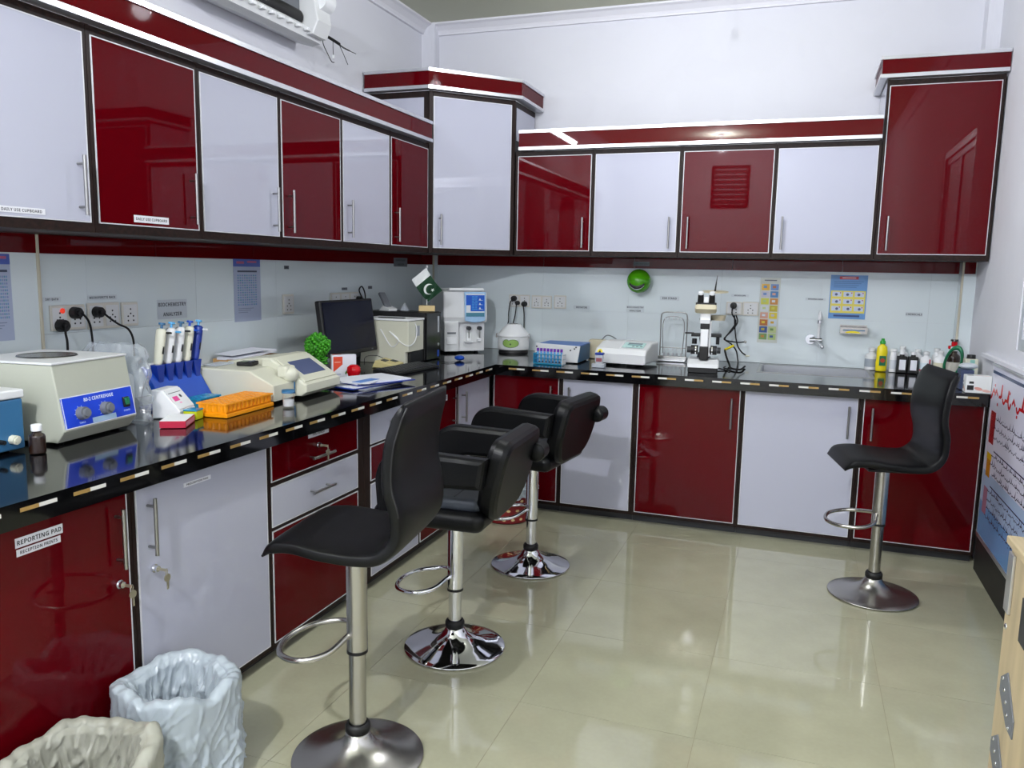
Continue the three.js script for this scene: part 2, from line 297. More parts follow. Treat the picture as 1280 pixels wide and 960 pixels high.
upper('B', -0.021, 0.4855, -0.0035, 0.4728, true, 'r', 'red wall cupboard right of the tall corner cupboard');
upper('B', 0.4855, 1.0174, 0.4982, 1.0044, false, 'r', 'white wall cupboard above the green ball');
upper('B', 1.0174, 1.5488, 1.0303, 1.5373, true, 'l', 'red wall cupboard above the microscope');
upper('B', 1.5488, 2.0915, 1.5602, 2.0761, false, 'l', 'white wall cupboard above the sink');
upper('B', 2.0925, 2.652, 2.107, 2.637, true, 'l', 'tall red wall cupboard in the right corner', { y1: 2.487, dy1: 2.456 });
{ // side cladding of the tall right cupboard
  const t = scene.children[scene.children.length - 1];
  part(t, 'side_panel', bx(0.004, 0.28, 0.38, -(2.652 - 2.0925) / 2 - 0.0015, 2.33 + 0.005, -0.22), M.white, 'white side panel');
}
{ // tall corner cupboard, door across the corner
  const a = -0.026, q = PL, k = 0.402;
  const t = thing('wall_cabinet', 'tall white diagonal wall cupboard across the room corner', 'cabinet', [0, 0, 0], 0);
  part(t, 'carcass', plan([[q - k, q - k], [q - k, a], [q - 0.0, a], [a, q], [a, q - k]].map(([x, z]) => [x - 0.010, z - 0.010]), UY0, 2.487), M.wood, 'dark brown wood carcass');
  part(t, 'side_panel', bx(0.36, 0.20, 0.003, q - 0.22, 2.35, a - 0.008), M.white, 'white side panel');
  part(t, 'side_panel', bx(0.003, 0.20, 0.36, a - 0.008, 2.35, q - 0.22), M.white, 'white side panel');
  const g = new THREE.Group(), L = Math.hypot(a - q, a - q), cx = (a + q) / 2; g.position.set(cx, 0, cx); g.rotation.y = Math.PI / 4; t.add(g); g.updateMatrixWorld();
  const m = g.matrix.clone(); t.remove(g); const X = (geo) => merge(geo).applyMatrix4(m);
  const w = 0.516, h = 2.456 - dU0, y = (2.456 + dU0) / 2, e = 0.0036;
  part(t, 'face_frame', X([bx(0.024, 0.956, 0.011, -L / 2 + 0.0125, UY0 + 0.478, -0.007), bx(0.024, 0.956, 0.011, L / 2 - 0.0125, UY0 + 0.478, -0.007), bx(w, 0.029, 0.011, 0, 2.4715, -0.007), bx(w, 0.029, 0.011, 0, UY0 + 0.0145, -0.007)]), M.wood);
  const d = part(t, 'door', X([bx(w - 2 * e, h - 2 * e, 0.0125, 0, y, -0.005, 0.0012)]), M.white, 'tall glossy white door');
  part(d, 'edge_trim', X([bx(w, e, 0.0135, 0, 2.456 - e / 2, -0.0047), bx(w, e, 0.0135, 0, dU0 + e / 2, -0.0047), bx(e, h - 2 * e, 0.0135, -w / 2 + e / 2, y, -0.0047), bx(e, h - 2 * e, 0.0135, w / 2 - e / 2, y, -0.0047)]), M.edge);
  const hd = part(d, 'handle', X([cy(0.0058, 0.0058, 0.185, -w / 2 + 0.042, dU0 + 0.112, 0.031, 14)]), M.steel);
  for (const k of [0.18, 0.045]) part(hd, 'mount', X([cyZ(0.004, 0.03, -w / 2 + 0.042, dU0 + k, 0.016, 10)]), M.steel);
}
// red cornice boards with metal strips on top of the cupboards: outline as world [x, z] of the front line, thickness inwards
function cornice(label, line, y0, y1, inward) {
  const t = thing('cabinet_cornice', label, 'cornice', [0, 0, 0]);
  // offset the open line inwards by d
  const off = (d) => line.map((p, i) => {
    const n = []; for (const [j, k] of [[i - 1, i], [i, i + 1]]) if (line[j] && line[k]) { const dx = line[k][0] - line[j][0], dz = line[k][1] - line[j][1], l = Math.hypot(dx, dz); n.push([dz / l * inward, -dx / l * inward]); }
    const s = n.reduce((q, v) => [q[0] + v[0], q[1] + v[1]], [0, 0]), l2 = Math.hypot(...s), c = l2 / n.length; return [p[0] + s[0] / l2 * d / c, p[1] + s[1] / l2 * d / c];
  });
  const band = (d0, d1, a, b) => plan([...off(d0), ...off(d1).reverse()], a, b);
  part(t, 'board', band(0.004, 0.02, y0 + 0.019, y1 - 0.018), M.red, 'glossy dark red board');
  part(t, 'bottom_strip', band(-0.004, 0.05, y0, y0 + 0.019), M.alu, 'pale metal strip');
  part(t, 'top_strip', band(-0.004, 0.05, y1 - 0.018, y1), M.alu, 'pale metal strip');
  part(t, 'backing', band(0.02, 0.04, y0 + 0.019, y1 - 0.018), M.wood);
}
const CP = -0.388;
cornice('long red cornice on the left wall cupboards', [[CP, 3.42], [CP, 0.015]], 2.1775, 2.298, 1);
cornice('long red cornice on the back wall cupboards', [[0.012, CP], [2.085, CP]], 2.1775, 2.298, 1);
cornice('red angled cornice on the tall corner cupboard', [[-0.845, 0.022], [-0.411, 0.022], [0.022, -0.411], [0.022, -0.845]].map((p) => p), 2.4885, 2.605, 1);
cornice('red cornice on the tall right cupboard', [[2.055, -0.845], [2.055, CP], [2.655, CP]], 2.4885, 2.60, 1);

const BY0 = 0.045, BY1 = 0.8175, dB0 = 0.065, dB1 = 0.8155, BD = 0.82;
const base = (run, a, b, fronts, label) => cupboard({ low: run === 'B' && a > 1.4, run, a, b, plane: 0, y0: BY0, y1: BY1, depth: BD, plinth: true, name: 'base_cabinet', label, fronts });
const dr = (s0, s1, red, handle, o = {}) => [{ s0, s1, y0: dB0, y1: dB1, red, handle, len: 0.17, ...o }];
base('L', -3.41, -2.774, dr(-3.39, -2.789, true, 'r', { lock: [148, 730], stick: [[[18, 674], [18, 686.5], [77.5, 654.5], 'REPORTING PAD'], [[20, 688], [20, 697], [75, 668.5], 'RECEPTION PRINTS']] }), 'red base cupboard with reporting pad label and a lock');
base('L', -2.774, -2.154, dr(-2.7584, -2.1674, false, 'l', { lock: [192, 710], stick: [[[229, 604.5], [229, 610], [263, 593.5], 'PRESCRIPTION PADS']] }), 'white base cupboard with keys in its lock and a small label');
const yC = (py) => LX(339, py).y, yD = (py) => LX(462.5, py).y;
base('L', -2.154, -1.495, [{ s0: -2.141, s1: -1.5501, y0: yC(604), y1: dB1, red: true, handle: 'h', drawer: 1, hy: -0.03, lock: [397, 556], stick: [[[385, 540], [385, 548.5], [410.5, 531.5], 'PICTURES']] },
  { s0: -2.141, s1: -1.5501, y0: yC(661), y1: yC(610), red: false, handle: 'h', drawer: 1 }, { s0: -2.141, s1: -1.5501, y0: dB0, y1: yC(666), red: true, handle: null, drawer: 1 }], 'base unit with red, white and red drawers beside prescription cupboard');
base('L', -1.495, -0.962, [{ s0: -1.4403, s1: -0.9725, y0: yD(556), y1: dB1, red: false, handle: 'h', drawer: 1 }, { s0: -1.4403, s1: -0.9725, y0: yD(602), y1: yD(559), red: true, handle: 'h', drawer: 1 },
  { s0: -1.4403, s1: -0.9725, y0: dB0, y1: yD(606), red: false, handle: 'h', drawer: 1, hy: 0.19 }], 'base unit with white, red and tall white drawers');
base('L', -0.962, -0.498, dr(-0.9519, -0.5159, true, 'r', { lock: [564, 541], stick: [[[544, 498], [544, 505.5], [559, 493.5], 'CATALOGUES']] }), 'red base cupboard with small white label beside drawer unit');
base('L', -0.498, -0.012, dr(-0.4801, -0.0263, false, 'l'), 'white base cupboard at the inner corner of the left run');
base('B', 0.012, 0.4425, dr(0.0211, 0.4289, true, 'r'), 'red base cupboard at the inner corner of the back run');
base('B', 0.4425, 0.884, dr(0.4562, 0.8669, false, 'l'), 'white base cupboard under the photometer');
base('B', 0.884, 1.469, dr(0.9005, 1.4559, true, 'r'), 'red base cupboard under the microscope');
base('B', 1.469, 2.06, dr(1.4818, 2.046, false, 'r'), 'white base cupboard under the sink');
base('B', 2.06, 2.634, dr(2.0744, 2.622, true, 'l'), 'red base cupboard behind the stool at the right wall');

// ------------------------------------------------------------------ worktop with sink
const OV = 0.049, SK = { x0: 1.53, x1: 2.13, z0: -0.77, z1: -0.36 };
{
  const t = thing('worktop', 'black polished granite L shaped worktop with dashed inlay edge', 'worktop', [0, 0, 0]);
  const xl = XW + 0.003, zb = ZW + 0.003, xr = XR - 0.024;
  const g = plan([[xl, zb], [xr, zb], [xr, OV], [OV, OV], [OV, 3.62], [xl, 3.62]], 0.8185, HC, [[[SK.x0, SK.z0], [SK.x1, SK.z0], [SK.x1, SK.z1], [SK.x0, SK.z1]]]);
  part(t, 'slab', g, M.granite, 'black polished granite');
  const dash = (run, s, flip) => {
    const mk = (c) => run === 'L' ? bx(0.0016, 0.0095, 0.049, OV + 0.0004, 0.860, -c) : bx(0.049, 0.0095, 0.0016, c, 0.860, OV + 0.0004);
    part(t, 'inlay', mk(s + 0.0245), flip ? M.inlay : M.gold); part(t, 'inlay', mk(s + 0.0745), flip ? M.gold : M.inlay);
  };
  for (let k = -2; k < 21; k++) dash('L', -3.148 + 0.147 * k, false);
  for (let k = 0; k < 18; k++) { const s = 0.132 + 0.147 * k; if (s < 2.53) dash('B', s, s > 0.9); }
}
{
  const t = thing('sink', 'stainless steel sink set into the black worktop', 'sink', [0, 0, 0]), { x0, x1, z0, z1 } = SK, e = 0.003, W = x1 - x0, D = z1 - z0, y = 0.70, cx = (x0 + x1) / 2, cz = (z0 + z1) / 2;
  part(t, 'bowl', [bx(W - 2 * e, 0.002, D - 2 * e, cx, y, cz), bx(0.002, HC - y, D - 2 * e, x0 + e, (HC + y) / 2, cz), bx(0.002, HC - y, D - 2 * e, x1 - e, (HC + y) / 2, cz), bx(W - 2 * e, HC - y, 0.002, cx, (HC + y) / 2, z0 + e), bx(W - 2 * e, HC - y, 0.002, cx, (HC + y) / 2, z1 - e)], M.alu);
  part(t, 'rim', [bx(W + 0.03, 0.002, 0.018, cx, HC + 0.0012, z0 - 0.006), bx(W + 0.03, 0.002, 0.018, cx, HC + 0.0012, z1 + 0.006), bx(0.018, 0.002, D, x0 - 0.006, HC + 0.0012, cz), bx(0.018, 0.002, D, x1 + 0.006, HC + 0.0012, cz)], M.steel);
  part(t, 'drain', [cy(0.04, 0.04, 0.004, cx, y + 0.003, cz), cy(0.022, 0.03, 0.006, cx, y + 0.006, cz)], M.chrome);
}
// ------------------------------------------------------------------ lamps
{
  const t = thing('tube_light', 'white tube light on the left wall above the cupboards', 'lamp', [XW, 2.87, 3.25]);
  part(t, 'housing', bx(0.03, 0.06, 1.22, 0.0155, 0.01, 0, 0.004), M.pureWhite);
  part(t, 'tube', new THREE.CylinderGeometry(0.014, 0.014, 1.18, 16).rotateX(Math.PI / 2).translate(0.046, 0, 0), M.lamp);
  BULBS.forEach(([x, y, z], i) => {
    const c = thing('light_bulb', i ? 'white hanging bulb towards the room entrance' : 'white hanging bulb in front of the back wall', 'lamp', [x, CEIL, z], 0);
    const d = CEIL - y;
    part(c, 'ceiling_rose', lathe([[0, -0.022], [0.03, -0.02], [0.04, -0.001], [0, -0.001]].reverse(), 28), M.pureWhite);
    part(c, 'cord', cy(0.0035, 0.0035, d - 0.10, 0, -(d - 0.10) / 2 - 0.018, 0, 10), M.pureWhite); part(c, 'holder', cy(0.016, 0.02, 0.05, 0, -d + 0.07, 0, 20), M.pureWhite);
    part(c, 'bulb', sph(0.048, 0, -d, 0, 1, 1.1, 1), M.lamp);
  });
}

// ------------------------------------------------------------------ bar stools
const at = (g, x = 0, y = 0, z = 0, rx = 0, ry = 0, rz = 0) => merge(g).applyMatrix4(new THREE.Matrix4().compose(V3(x, y, z), new THREE.Quaternion().setFromEuler(new THREE.Euler(rx, ry, rz, 'YXZ')), V3(1, 1, 1)));
function stoolStand(t, h, met, footY) {               // h: underside of the seat
  part(t, 'base', lathe([[0, 0.002], [0.190, 0.002], [0.193, 0.006], [0.1915, 0.010], [0.165, 0.017], [0.12, 0.027], [0.08, 0.04], [0.052, 0.058], [0.038, 0.078], [0.034, 0.09], [0, 0.09]], 72), met, 'round trumpet shaped base plate');
  part(t, 'base_ring', lathe([[0.027, 0.089], [0.037, 0.089], [0.037, 0.104], [0.033, 0.112], [0.027, 0.112]], 40), M.black);
  part(t, 'lower_column', cy(0.025, 0.025, footY - 0.09, 0, (footY + 0.09) / 2, 0, 32), met);
  part(t, 'collar', cy(0.0305, 0.0305, 0.008, 0, footY, 0, 32), M.black);
  part(t, 'upper_column', cy(0.030, 0.030, h - footY - 0.004, 0, (h + footY) / 2 + 0.004, 0, 32), met);
  part(t, 'footrest', tube([[0.02, footY + 0.05, 0.02], [0.10, footY + 0.03, 0.05], [0.135, footY + 0.02, 0.11], [0.10, footY + 0.012, 0.19], [0, footY + 0.008, 0.225], [-0.10, footY + 0.012, 0.19], [-0.135, footY + 0.02, 0.11], [-0.10, footY + 0.03, 0.05], [-0.02, footY + 0.05, 0.02]], 0.0085, 64, false, 12), met, 'curved tube footrest');
  part(t, 'seat_plate', bx(0.17, 0.012, 0.17, 0, h - 0.006, 0, 0.003), M.black);
  part(t, 'lift_lever', tube([[-0.02, h - 0.02, 0], [-0.09, h - 0.025, -0.02], [-0.14, h - 0.04, -0.05]], 0.006, 16), M.black);
}
function curvedStool(label, x, z, turn, h, met) {
  const t = thing('bar_stool', label, 'stool', [x, 0, z], turn);
  stoolStand(t, h, met, 0.335);
  const p = [[0, -0.020, 0.205], [0, 0.006, 0.175], [0, 0.016, 0.11], [0, 0.008, 0.02], [0, 0.003, -0.07], [0, 0.012, -0.135], [0, 0.055, -0.177], [0, 0.13, -0.183], [0, 0.21, -0.166], [0, 0.30, -0.170], [0, 0.38, -0.190], [0, 0.42, -0.205]].map(([a, b, c]) => [a, b + h + 0.026, c - 0.002]);
  const w = (u) => { const k = [[0, 0.165], [0.06, 0.182], [0.25, 0.2], [0.45, 0.198], [0.55, 0.19], [0.72, 0.2], [0.85, 0.2], [0.97, 0.19], [1, 0.178]]; for (let i = 1; i < k.length; i++) if (u <= k[i][0]) { const f = (u - k[i - 1][0]) / (k[i][0] - k[i - 1][0]); return k[i - 1][1] + (k[i][1] - k[i - 1][1]) * f * f * (3 - 2 * f); } return 0.178; };
  part(t, 'seat_shell', sweep(p, 72, (u) => [w(u), 0.021 * Math.min(1, 0.25 + 12 * u, 0.25 + 14 * (1 - u)), 5], [1, 0, 0], 40), M.leather, 'black padded seat and backrest in one curve');
  part(t, 'edge_piping', tube(Array.from({ length: 13 }, (_, i) => { const c = new THREE.CatmullRomCurve3(p.map((q) => V3(...q))).getPointAt(0.62 + 0.38 * i / 12 * 0.97); return [w(0.62 + 0.37 * i / 12) - 0.004, c.y, c.z - 0.012]; }), 0.003, 40), M.black);
  return t;
}
function armStool(label, x, z, turn, h) {
  const t = thing('bar_stool', label, 'stool', [x, 0, z], turn);
  stoolStand(t, h, M.chrome, 0.235);
  part(t, 'seat_base', bx(0.44, 0.075, 0.42, 0, h + 0.038, 0.03, 0.034), M.leather);
  const cu = part(t, 'seat_cushion', bx(0.38, 0.05, 0.40, 0, h + 0.093, 0.04, 0.022), M.seatCloth, 'quilted grey black cushion');
  for (let i = -1; i < 2; i++) part(cu, 'seam', bx(0.34, 0.003, 0.004, 0, h + 0.1185, 0.04 + i * 0.1, 0.001), M.black);
  const back = new THREE.Shape(); const W = 0.215, H = 0.31, r = 0.07, r2 = 0.13;
  back.moveTo(-W + r2, 0); back.lineTo(W - r2, 0); back.quadraticCurveTo(W - 0.015, 0.01, W, r2 + 0.02); back.lineTo(W, H - r); back.quadraticCurveTo(W, H, W - r, H); back.lineTo(-W + r, H); back.quadraticCurveTo(-W, H, -W, H - r); back.lineTo(-W, r2 + 0.02); back.quadraticCurveTo(-W + 0.015, 0.01, -W + r2, 0);
  part(t, 'backrest', at(front(back, 0.075, 0.022), 0, h + 0.03, -0.165, -0.24), M.leather, 'thick padded backrest leaning back');
  part(t, 'arm_end', at([cyX(0.036, 0.07, 0, 0, 0, 24), sph(0.036, 0.035, 0, 0, 0.4, 1, 1), sph(0.036, -0.035, 0, 0, 0.4, 1, 1)], -0.185, h + 0.225, -0.262), M.leather);
  for (const s of [-1, 1]) {
    const a = new THREE.Shape(); a.moveTo(-0.19, 0.175); a.lineTo(-0.205, 0.28); a.lineTo(0.08, 0.29); a.quadraticCurveTo(0.19, 0.285, 0.20, 0.18); a.lineTo(0.19, 0.04); a.lineTo(0.09, 0.04); a.lineTo(0.085, 0.10); a.quadraticCurveTo(0.085, 0.165, 0.04, 0.17); a.lineTo(-0.06, 0.17); a.lineTo(-0.19, 0.175);
    part(t, 'armrest', side(a, 0.068, 0.018, s * 0.243).translate(0, h, 0), M.leather, 'padded looped armrest');
  }
  return t;
}
const faceLeft = -Math.PI / 2;                        // local +z towards -x
curvedStool('black curved bar stool with brushed base before the drawers', 0.585, 2.545, faceLeft + 0.13, 0.652, M.satin);
armStool('black padded bar stool with looped armrests standing nearer the drawer units', 0.567, 1.80, faceLeft + 0.04, 0.53);
armStool('black padded bar stool with looped armrests nearer the corner, beside the dotted bin', 0.563, 0.872, faceLeft - 0.12, 0.53);
curvedStool('black curved bar stool with brushed base by the right wall', 2.125, 0.62, faceLeft + 0.19, 0.605, M.satin);

// ------------------------------------------------------------------ bins
function linedBin(name, label, x, z, h, r0, r1, bodyMat, liner, sq, ph, drop) {
  const t = thing(name, label, 'bin', [x, 0, z], ph);
  const bg = lathe([[0, 0.003], [r0, 0.003], [r0 + 0.004, 0.01], [r1 - 0.006, h - 0.06], [r1 - 0.010, h - 0.06], [r0 - 0.004, 0.012], [0, 0.012]], 48); { const p = bg.attributes.position, uv = bg.attributes.uv; for (let i = 0; i < p.count; i++) uv.setY(i, p.getY(i) / h); }
  part(t, 'bin_body', bg, bodyMat);
  // one sheet of film: from inside the bin over the rim and down its outside, folded and crumpled
  const g = grid(240, 100, (u, v) => {
    const a = 2 * Math.PI * u, c = Math.cos(a), s = Math.sin(a), e = 1 + sq * Math.cos(4 * a) * 0.05;
    const n1 = noise.noise(c * 1.5 + ph, s * 1.5, v * 2.2), n2 = noise.noise(c * 2.4 + v * 2.6 + ph, s * 2.4 - v * 1.7, v * 2), n3 = noise.noise(c * 4.5 - v * 3, s * 4.5 + ph, v * 4);
    const fold = 0.55 * n1 + 0.42 * (1 - Math.abs(n2) * 1.6) ** 5 + 0.28 * (1 - Math.abs(n3) * 1.6) ** 5 + 0.3 * Math.max(0, 1 - Math.abs(noise.noise(c * 3.2 + v * 9, s * 3.2 - v * 5 + ph, v * 6)) * 5) + 0.18 * Math.max(0, 1 - Math.abs(noise.noise(c * 8 - v * 6, s * 8 + v * 11, ph)) * 4), up = 0.045 * noise.noise(c * 1.1 + ph, s * 1.1, 2) + 0.012 * n3, ri = r1 - 0.016;
    let r, y;
    if (v < 0.12) { const k = v / 0.12; r = ri * 0.78 * k; y = 0.07 + 0.02 * n2; }
    else if (v < 0.46) { const k = (v - 0.12) / 0.34; r = ri * (0.78 + 0.22 * k) - Math.max(0, fold) * 0.05 * (1 - 0.75 * k) * Math.min(1, k * 4); y = 0.07 + (h - 0.07) * k + up * k; }
    else if (v < 0.56) { const k = (v - 0.46) / 0.1, th = Math.PI * k; r = r1 + 0.002 - 0.018 * Math.cos(th) + fold * 0.006; y = h + 0.013 * Math.sin(th) + up; }
    else { const k = (v - 0.56) / 0.44; r = r1 + 0.02 - (r1 - r0) * k * 0.7 * drop / h + Math.max(0, fold + 0.15) * 0.022 * (0.3 + k); y = h - drop * k + up * (1 - k) + 0.05 * k * noise.noise(c * 3, s * 3 + ph, 5); }
    return [c * r * e, Math.max(0.006, y), s * r * e];
  });
  part(t, 'bin_liner', g, liner, 'crumpled plastic liner folded over the rim');
  return t;
}
linedBin('waste_bin', 'waste bin with glossy white plastic liner before the white base cupboard', 0.175, 2.815, 0.295, 0.118, 0.138, M.black, M.linerWhite, 1, 0.6, 0.26);
linedBin('waste_bin', 'waste bin with matt grey beige liner before the red base cupboard', 0.205, 3.165, 0.28, 0.13, 0.15, M.black, M.linerGrey, 1, 2.3, 0.25);
{
  const dots = printed(512, 256, (c, w, h) => { c.fillStyle = '#7a1016'; c.fillRect(0, 0, w, h); c.fillStyle = '#d8c68c'; for (let j = 0; j < 5; j++) for (let i = 0; i < 16; i++) { c.beginPath(); c.arc((i + (j % 2) / 2 + 0.25) * 32, 26 + j * 51, 7, 0, 7); c.fill(); } }, { roughness: 0.35 });
  linedBin('dotted_bin', 'red polka dot bin with white liner in the inner corner', 0.195, 0.21, 0.27, 0.128, 0.148, dots, M.linerWhite, 0, 1.7, 0.11);
}

// ------------------------------------------------------------------ right wall things
{
  const t = thing('wooden_chest', 'pale wooden chest with grey metal plates by the right wall', 'chest', [2.335, 0, 1.945]);
  const D = 0.95, W = 0.28, H = 0.70;
  part(t, 'body', [bx(W, H - 0.005, D, W / 2, H / 2, D / 2, 0.004)], M.ply);
  part(t, 'top_board', bx(W + 0.02, 0.022, D + 0.03, W / 2 - 0.002, H + 0.0115, D / 2, 0.004), M.ply);
  part(t, 'edge_profile', bx(0.008, 0.17, 0.05, -0.0045, 0.60, 0.035, 0.002), M.alu);
  for (const [y, z] of [[0.30, 0.13], [0.10, 0.10], [0.32, 0.42]]) {
    const p = part(t, 'metal_plate', at(front([[-0.08, 0.03], [-0.02, 0.07], [0.08, -0.02], [0.08, -0.07], [0.02, -0.07], [-0.08, -0.01]], 0.004, 0.001), -0.0022, y, z, 0, -Math.PI / 2), M.grey, 'grey metal corner plate');
    for (let k = 0; k < 5; k++) part(p, 'rivet', sph(0.006, -0.005, y + 0.04 - 0.024 * k, z - 0.05 + 0.024 * k, 0.6, 1, 1), M.chrome);
  }
  part(t, 'screw', sph(0.009, 0.0, 0.47, 0.03, 0.6, 1, 1), M.chrome);
  part(t, 'port_plate', bx(0.004, 0.12, 0.06, -0.0022, 0.55, 0.20, 0.001), M.darkGrey);
}
{
  const scrawl = (c, x, y, w, hgt, n) => { // joined strokes: bowls, verticals and dots written from right to left
    let q = x + w; const st = w / n; c.beginPath(); c.moveTo(q, y);
    for (let i = 0; i < n; i++) { const k = rnd(); if (k < 0.3) { c.lineTo(q, y - hgt * (0.7 + 0.5 * rnd())); c.lineTo(q - st * 0.3, y); } else if (k < 0.7) c.quadraticCurveTo(q - st * 0.5, y + hgt * (0.5 + 0.5 * rnd()), q - st, y); else { c.lineTo(q - st * 0.6, y - hgt * 0.35); c.lineTo(q - st, y); } q -= st; c.lineTo(q, y); if (rnd() < 0.22) { q -= st * 0.4; c.moveTo(q, y); } }
    c.stroke(); for (let i = 0; i < n / 2; i++) c.fillRect(x + w * rnd(), y + (rnd() < 0.5 ? -1 : 0.7) * hgt * 0.8, c.lineWidth, c.lineWidth);
  };
  const m = printed(512, 700, (c, w, h) => {
    const g = c.createLinearGradient(0, 0, 0, 1); c.fillStyle = '#d8d8ea'; c.fillRect(0, 0, w, h); c.fillStyle = '#6f9cd0'; c.fillRect(0, 560, w, 140); c.fillStyle = '#a9bfdf'; c.fillRect(0, 430, w, 130);
    c.fillStyle = '#24406e'; c.fillRect(0, 20, w, 12); c.strokeStyle = c.fillStyle = '#c01522'; c.lineWidth = 11; scrawl(c, 16, 112, 480, 50, 17);
    c.fillStyle = '#a01018'; c.fillRect(24, 180, 52, 130); c.fillStyle = '#e0b41a'; c.fillRect(24, 350, 52, 26); c.fillStyle = '#c98418'; c.fillRect(28, 376, 44, 70); c.fillStyle = '#a8748c'; c.fillRect(28, 490, 44, 110);
    c.strokeStyle = c.fillStyle = '#33384e'; c.lineWidth = 3; for (let k = 0; k < 12; k++) if (k !== 3 && k !== 7) scrawl(c, 100, 205 + 36 * k, 380, 13, 34); c.fillStyle = '#2a3a66'; for (const y of [328, 470]) c.fillRect(90, y, 400, 5);
  }, { roughness: 0.25 });
  const t = thing('wall_banner', 'printed banner with red script below the window ledge', 'poster', [XR - 0.0315, 0.19, 0.55], -Math.PI / 2);
  part(t, 'print', bx(0.96, 0.83, 0.004, 0, 0.425, -0.001), m, 'printed sheet with red lettering and coloured blocks');
  part(t, 'rail', bx(0.98, 0.022, 0.008, 0, 0.0, 0.0, 0.002), M.alu); part(t, 'rail', bx(0.98, 0.012, 0.008, 0, 0.842, 0, 0.002), M.alu);
}
// air conditioner without its front cover, high on the left wall
{
  const t = thing('air_conditioner', 'uncovered white wall air conditioner with loose black wires', 'air conditioner', [XW + 0.001, 2.60, 1.15], Math.PI / 2);
  part(t, 'chassis', side([[0, 0.0], [0.10, -0.03], [0.15, -0.02], [0.16, 0.03], [0.13, 0.05], [0.05, 0.06], [0.03, 0.27], [0, 0.27]], 0.90, 0.002), M.offwhite, 'white plastic chassis');
  part(t, 'coil', bx(0.74, 0.16, 0.03, -0.05, 0.17, 0.10, 0.004), M.grey);
  part(t, 'fan_roller', cyX(0.042, 0.72, -0.05, 0.075, 0.10, 24), M.black);
  for (let i = 0; i < 11; i++) part(t, 'louvre', bx(0.028, 0.016, 0.05, -0.40 + i * 0.07, 0.012, 0.155, 0.003), M.pureWhite);
  part(t, 'side_box', side([[0.0, 0.0], [0.19, -0.005], [0.22, 0.06], [0.20, 0.17], [0.0, 0.24]], 0.13, 0.006, 0.385), M.offwhite);
  part(t, 'motor', cyX(0.05, 0.09, 0.40, 0.17, 0.2, 24), M.pureWhite);
  part(t, 'drain_hose', tube([[0.27, 0.0, 0.14], [0.40, 0.03, 0.14], [0.52, 0.045, 0.13], [0.62, 0.044, 0.125], [0.68, 0.042, 0.12]], 0.008, 30), M.rubber, 'black hose');
  for (const [a, b, c] of [[0.06, -0.015, 0.02], [0.07, -0.03, 0.05], [0.05, -0.09, 0.01]]) part(t, 'wire', tube([[0.675, 0.042, 0.12], [0.70, 0.04 + b / 3, 0.125], [0.70 + a, 0.04 + b, 0.12 + c]], 0.0018, 12), M.rubber);
  part(t, 'wire', tube([[0.50, 0.04, 0.13], [0.505, 0.0, 0.13], [0.545, -0.04, 0.13], [0.59, -0.074, 0.13], [0.61, -0.07, 0.13]], 0.0022, 24), M.rubber);
  part(t, 'wire', tube([[0.60, 0.04, 0.13], [0.60, 0.0, 0.13], [0.602, -0.035, 0.13]], 0.0016, 12), M.rubber);
  part(t, 'connector', bx(0.012, 0.02, 0.01, 0.602, -0.044, 0.13, 0.003), M.pureWhite);
}
{ // dark ventilation opening behind the photographer, mirrored in the red door over the microscope
  const t = thing('wall_vent', 'dark square ventilator on the wall facing the worktop', 'ventilator', [0.72, 2.62, ZF - 0.001], Math.PI);
  part(t, 'frame', [bx(0.5, 0.04, 0.03, 0, 0.26, 0.016), bx(0.5, 0.04, 0.03, 0, -0.26, 0.016), bx(0.04, 0.48, 0.03, 0.23, 0, 0.016), bx(0.04, 0.48, 0.03, -0.23, 0, 0.016)], M.wood);
  for (let i = 0; i < 7; i++) part(t, 'slat', bx(0.42, 0.045, 0.012, 0, -0.2 + i * 0.066, 0.012), M.black);
}

// ------------------------------------------------------------------ things on the left worktop
const LT = Math.PI / 2, TP = HC + 0.0008;             // things on the left run: local +x away along the wall, +z into the room
{
  const t = thing('dry_bath', 'blue dry bath incubator with white lid at end of worktop', 'lab device', [-0.40, TP, 2.895], LT);
  part(t, 'body', bx(0.26, 0.15, 0.30, 0, 0.083, -0.15, 0.006), M.steelBlue, 'steel blue casing');
  part(t, 'lid', bx(0.268, 0.026, 0.308, 0, 0.172, -0.15, 0.006), M.offwhite);
  part(t, 'well_block', bx(0.16, 0.006, 0.16, 0, 0.187, -0.15, 0.002), M.grey);
  for (const [px, py, r, m] of [[20, 550, 0.014, M.cream], [4, 553.5, 0.007, M.black]]) { t.updateMatrixWorld(); const p = t.worldToLocal(on('x', -0.385, px, py)); part(t, 'knob', [cyZ(r, 0.02, p.x, p.y, 0.01, 8), cyZ(r * 0.6, 0.024, p.x, p.y, 0.012, 12)], m); }
  for (const x of [-0.1, 0.1]) part(t, 'foot', bx(0.03, 0.008, 0.2, x, 0.004, -0.15), M.rubber);
}
function roundBottle(name, label, [x, y, z], r, h, neck, cap, bodyMat, capMat, lab, group) {
  const t = thing(name, label, 'bottle', [x, y, z], 0, group);
  part(t, 'body', lathe([[0, 0.001], [r * 0.92, 0.001], [r, 0.004], [r, h * 0.74], [r * 0.9, h * 0.82], [neck, h * 0.9], [neck, h], [0, h]], 32), bodyMat);
  part(t, 'cap', lathe([[0, h + cap], [neck * 1.1, h + cap], [neck * 1.22, h + cap - 0.002], [neck * 1.22, h - cap * 0.05], [neck * 1.02, h - cap * 0.05], [neck * 1.02, h + 0.0005], [0, h + 0.0005]].reverse(), 28), capMat);
  if (lab) part(t, 'label', new THREE.CylinderGeometry(r + 0.0006, r + 0.0006, h * 0.42, 32, 1, true).translate(0, h * 0.38, 0), lab);
  return t;
}
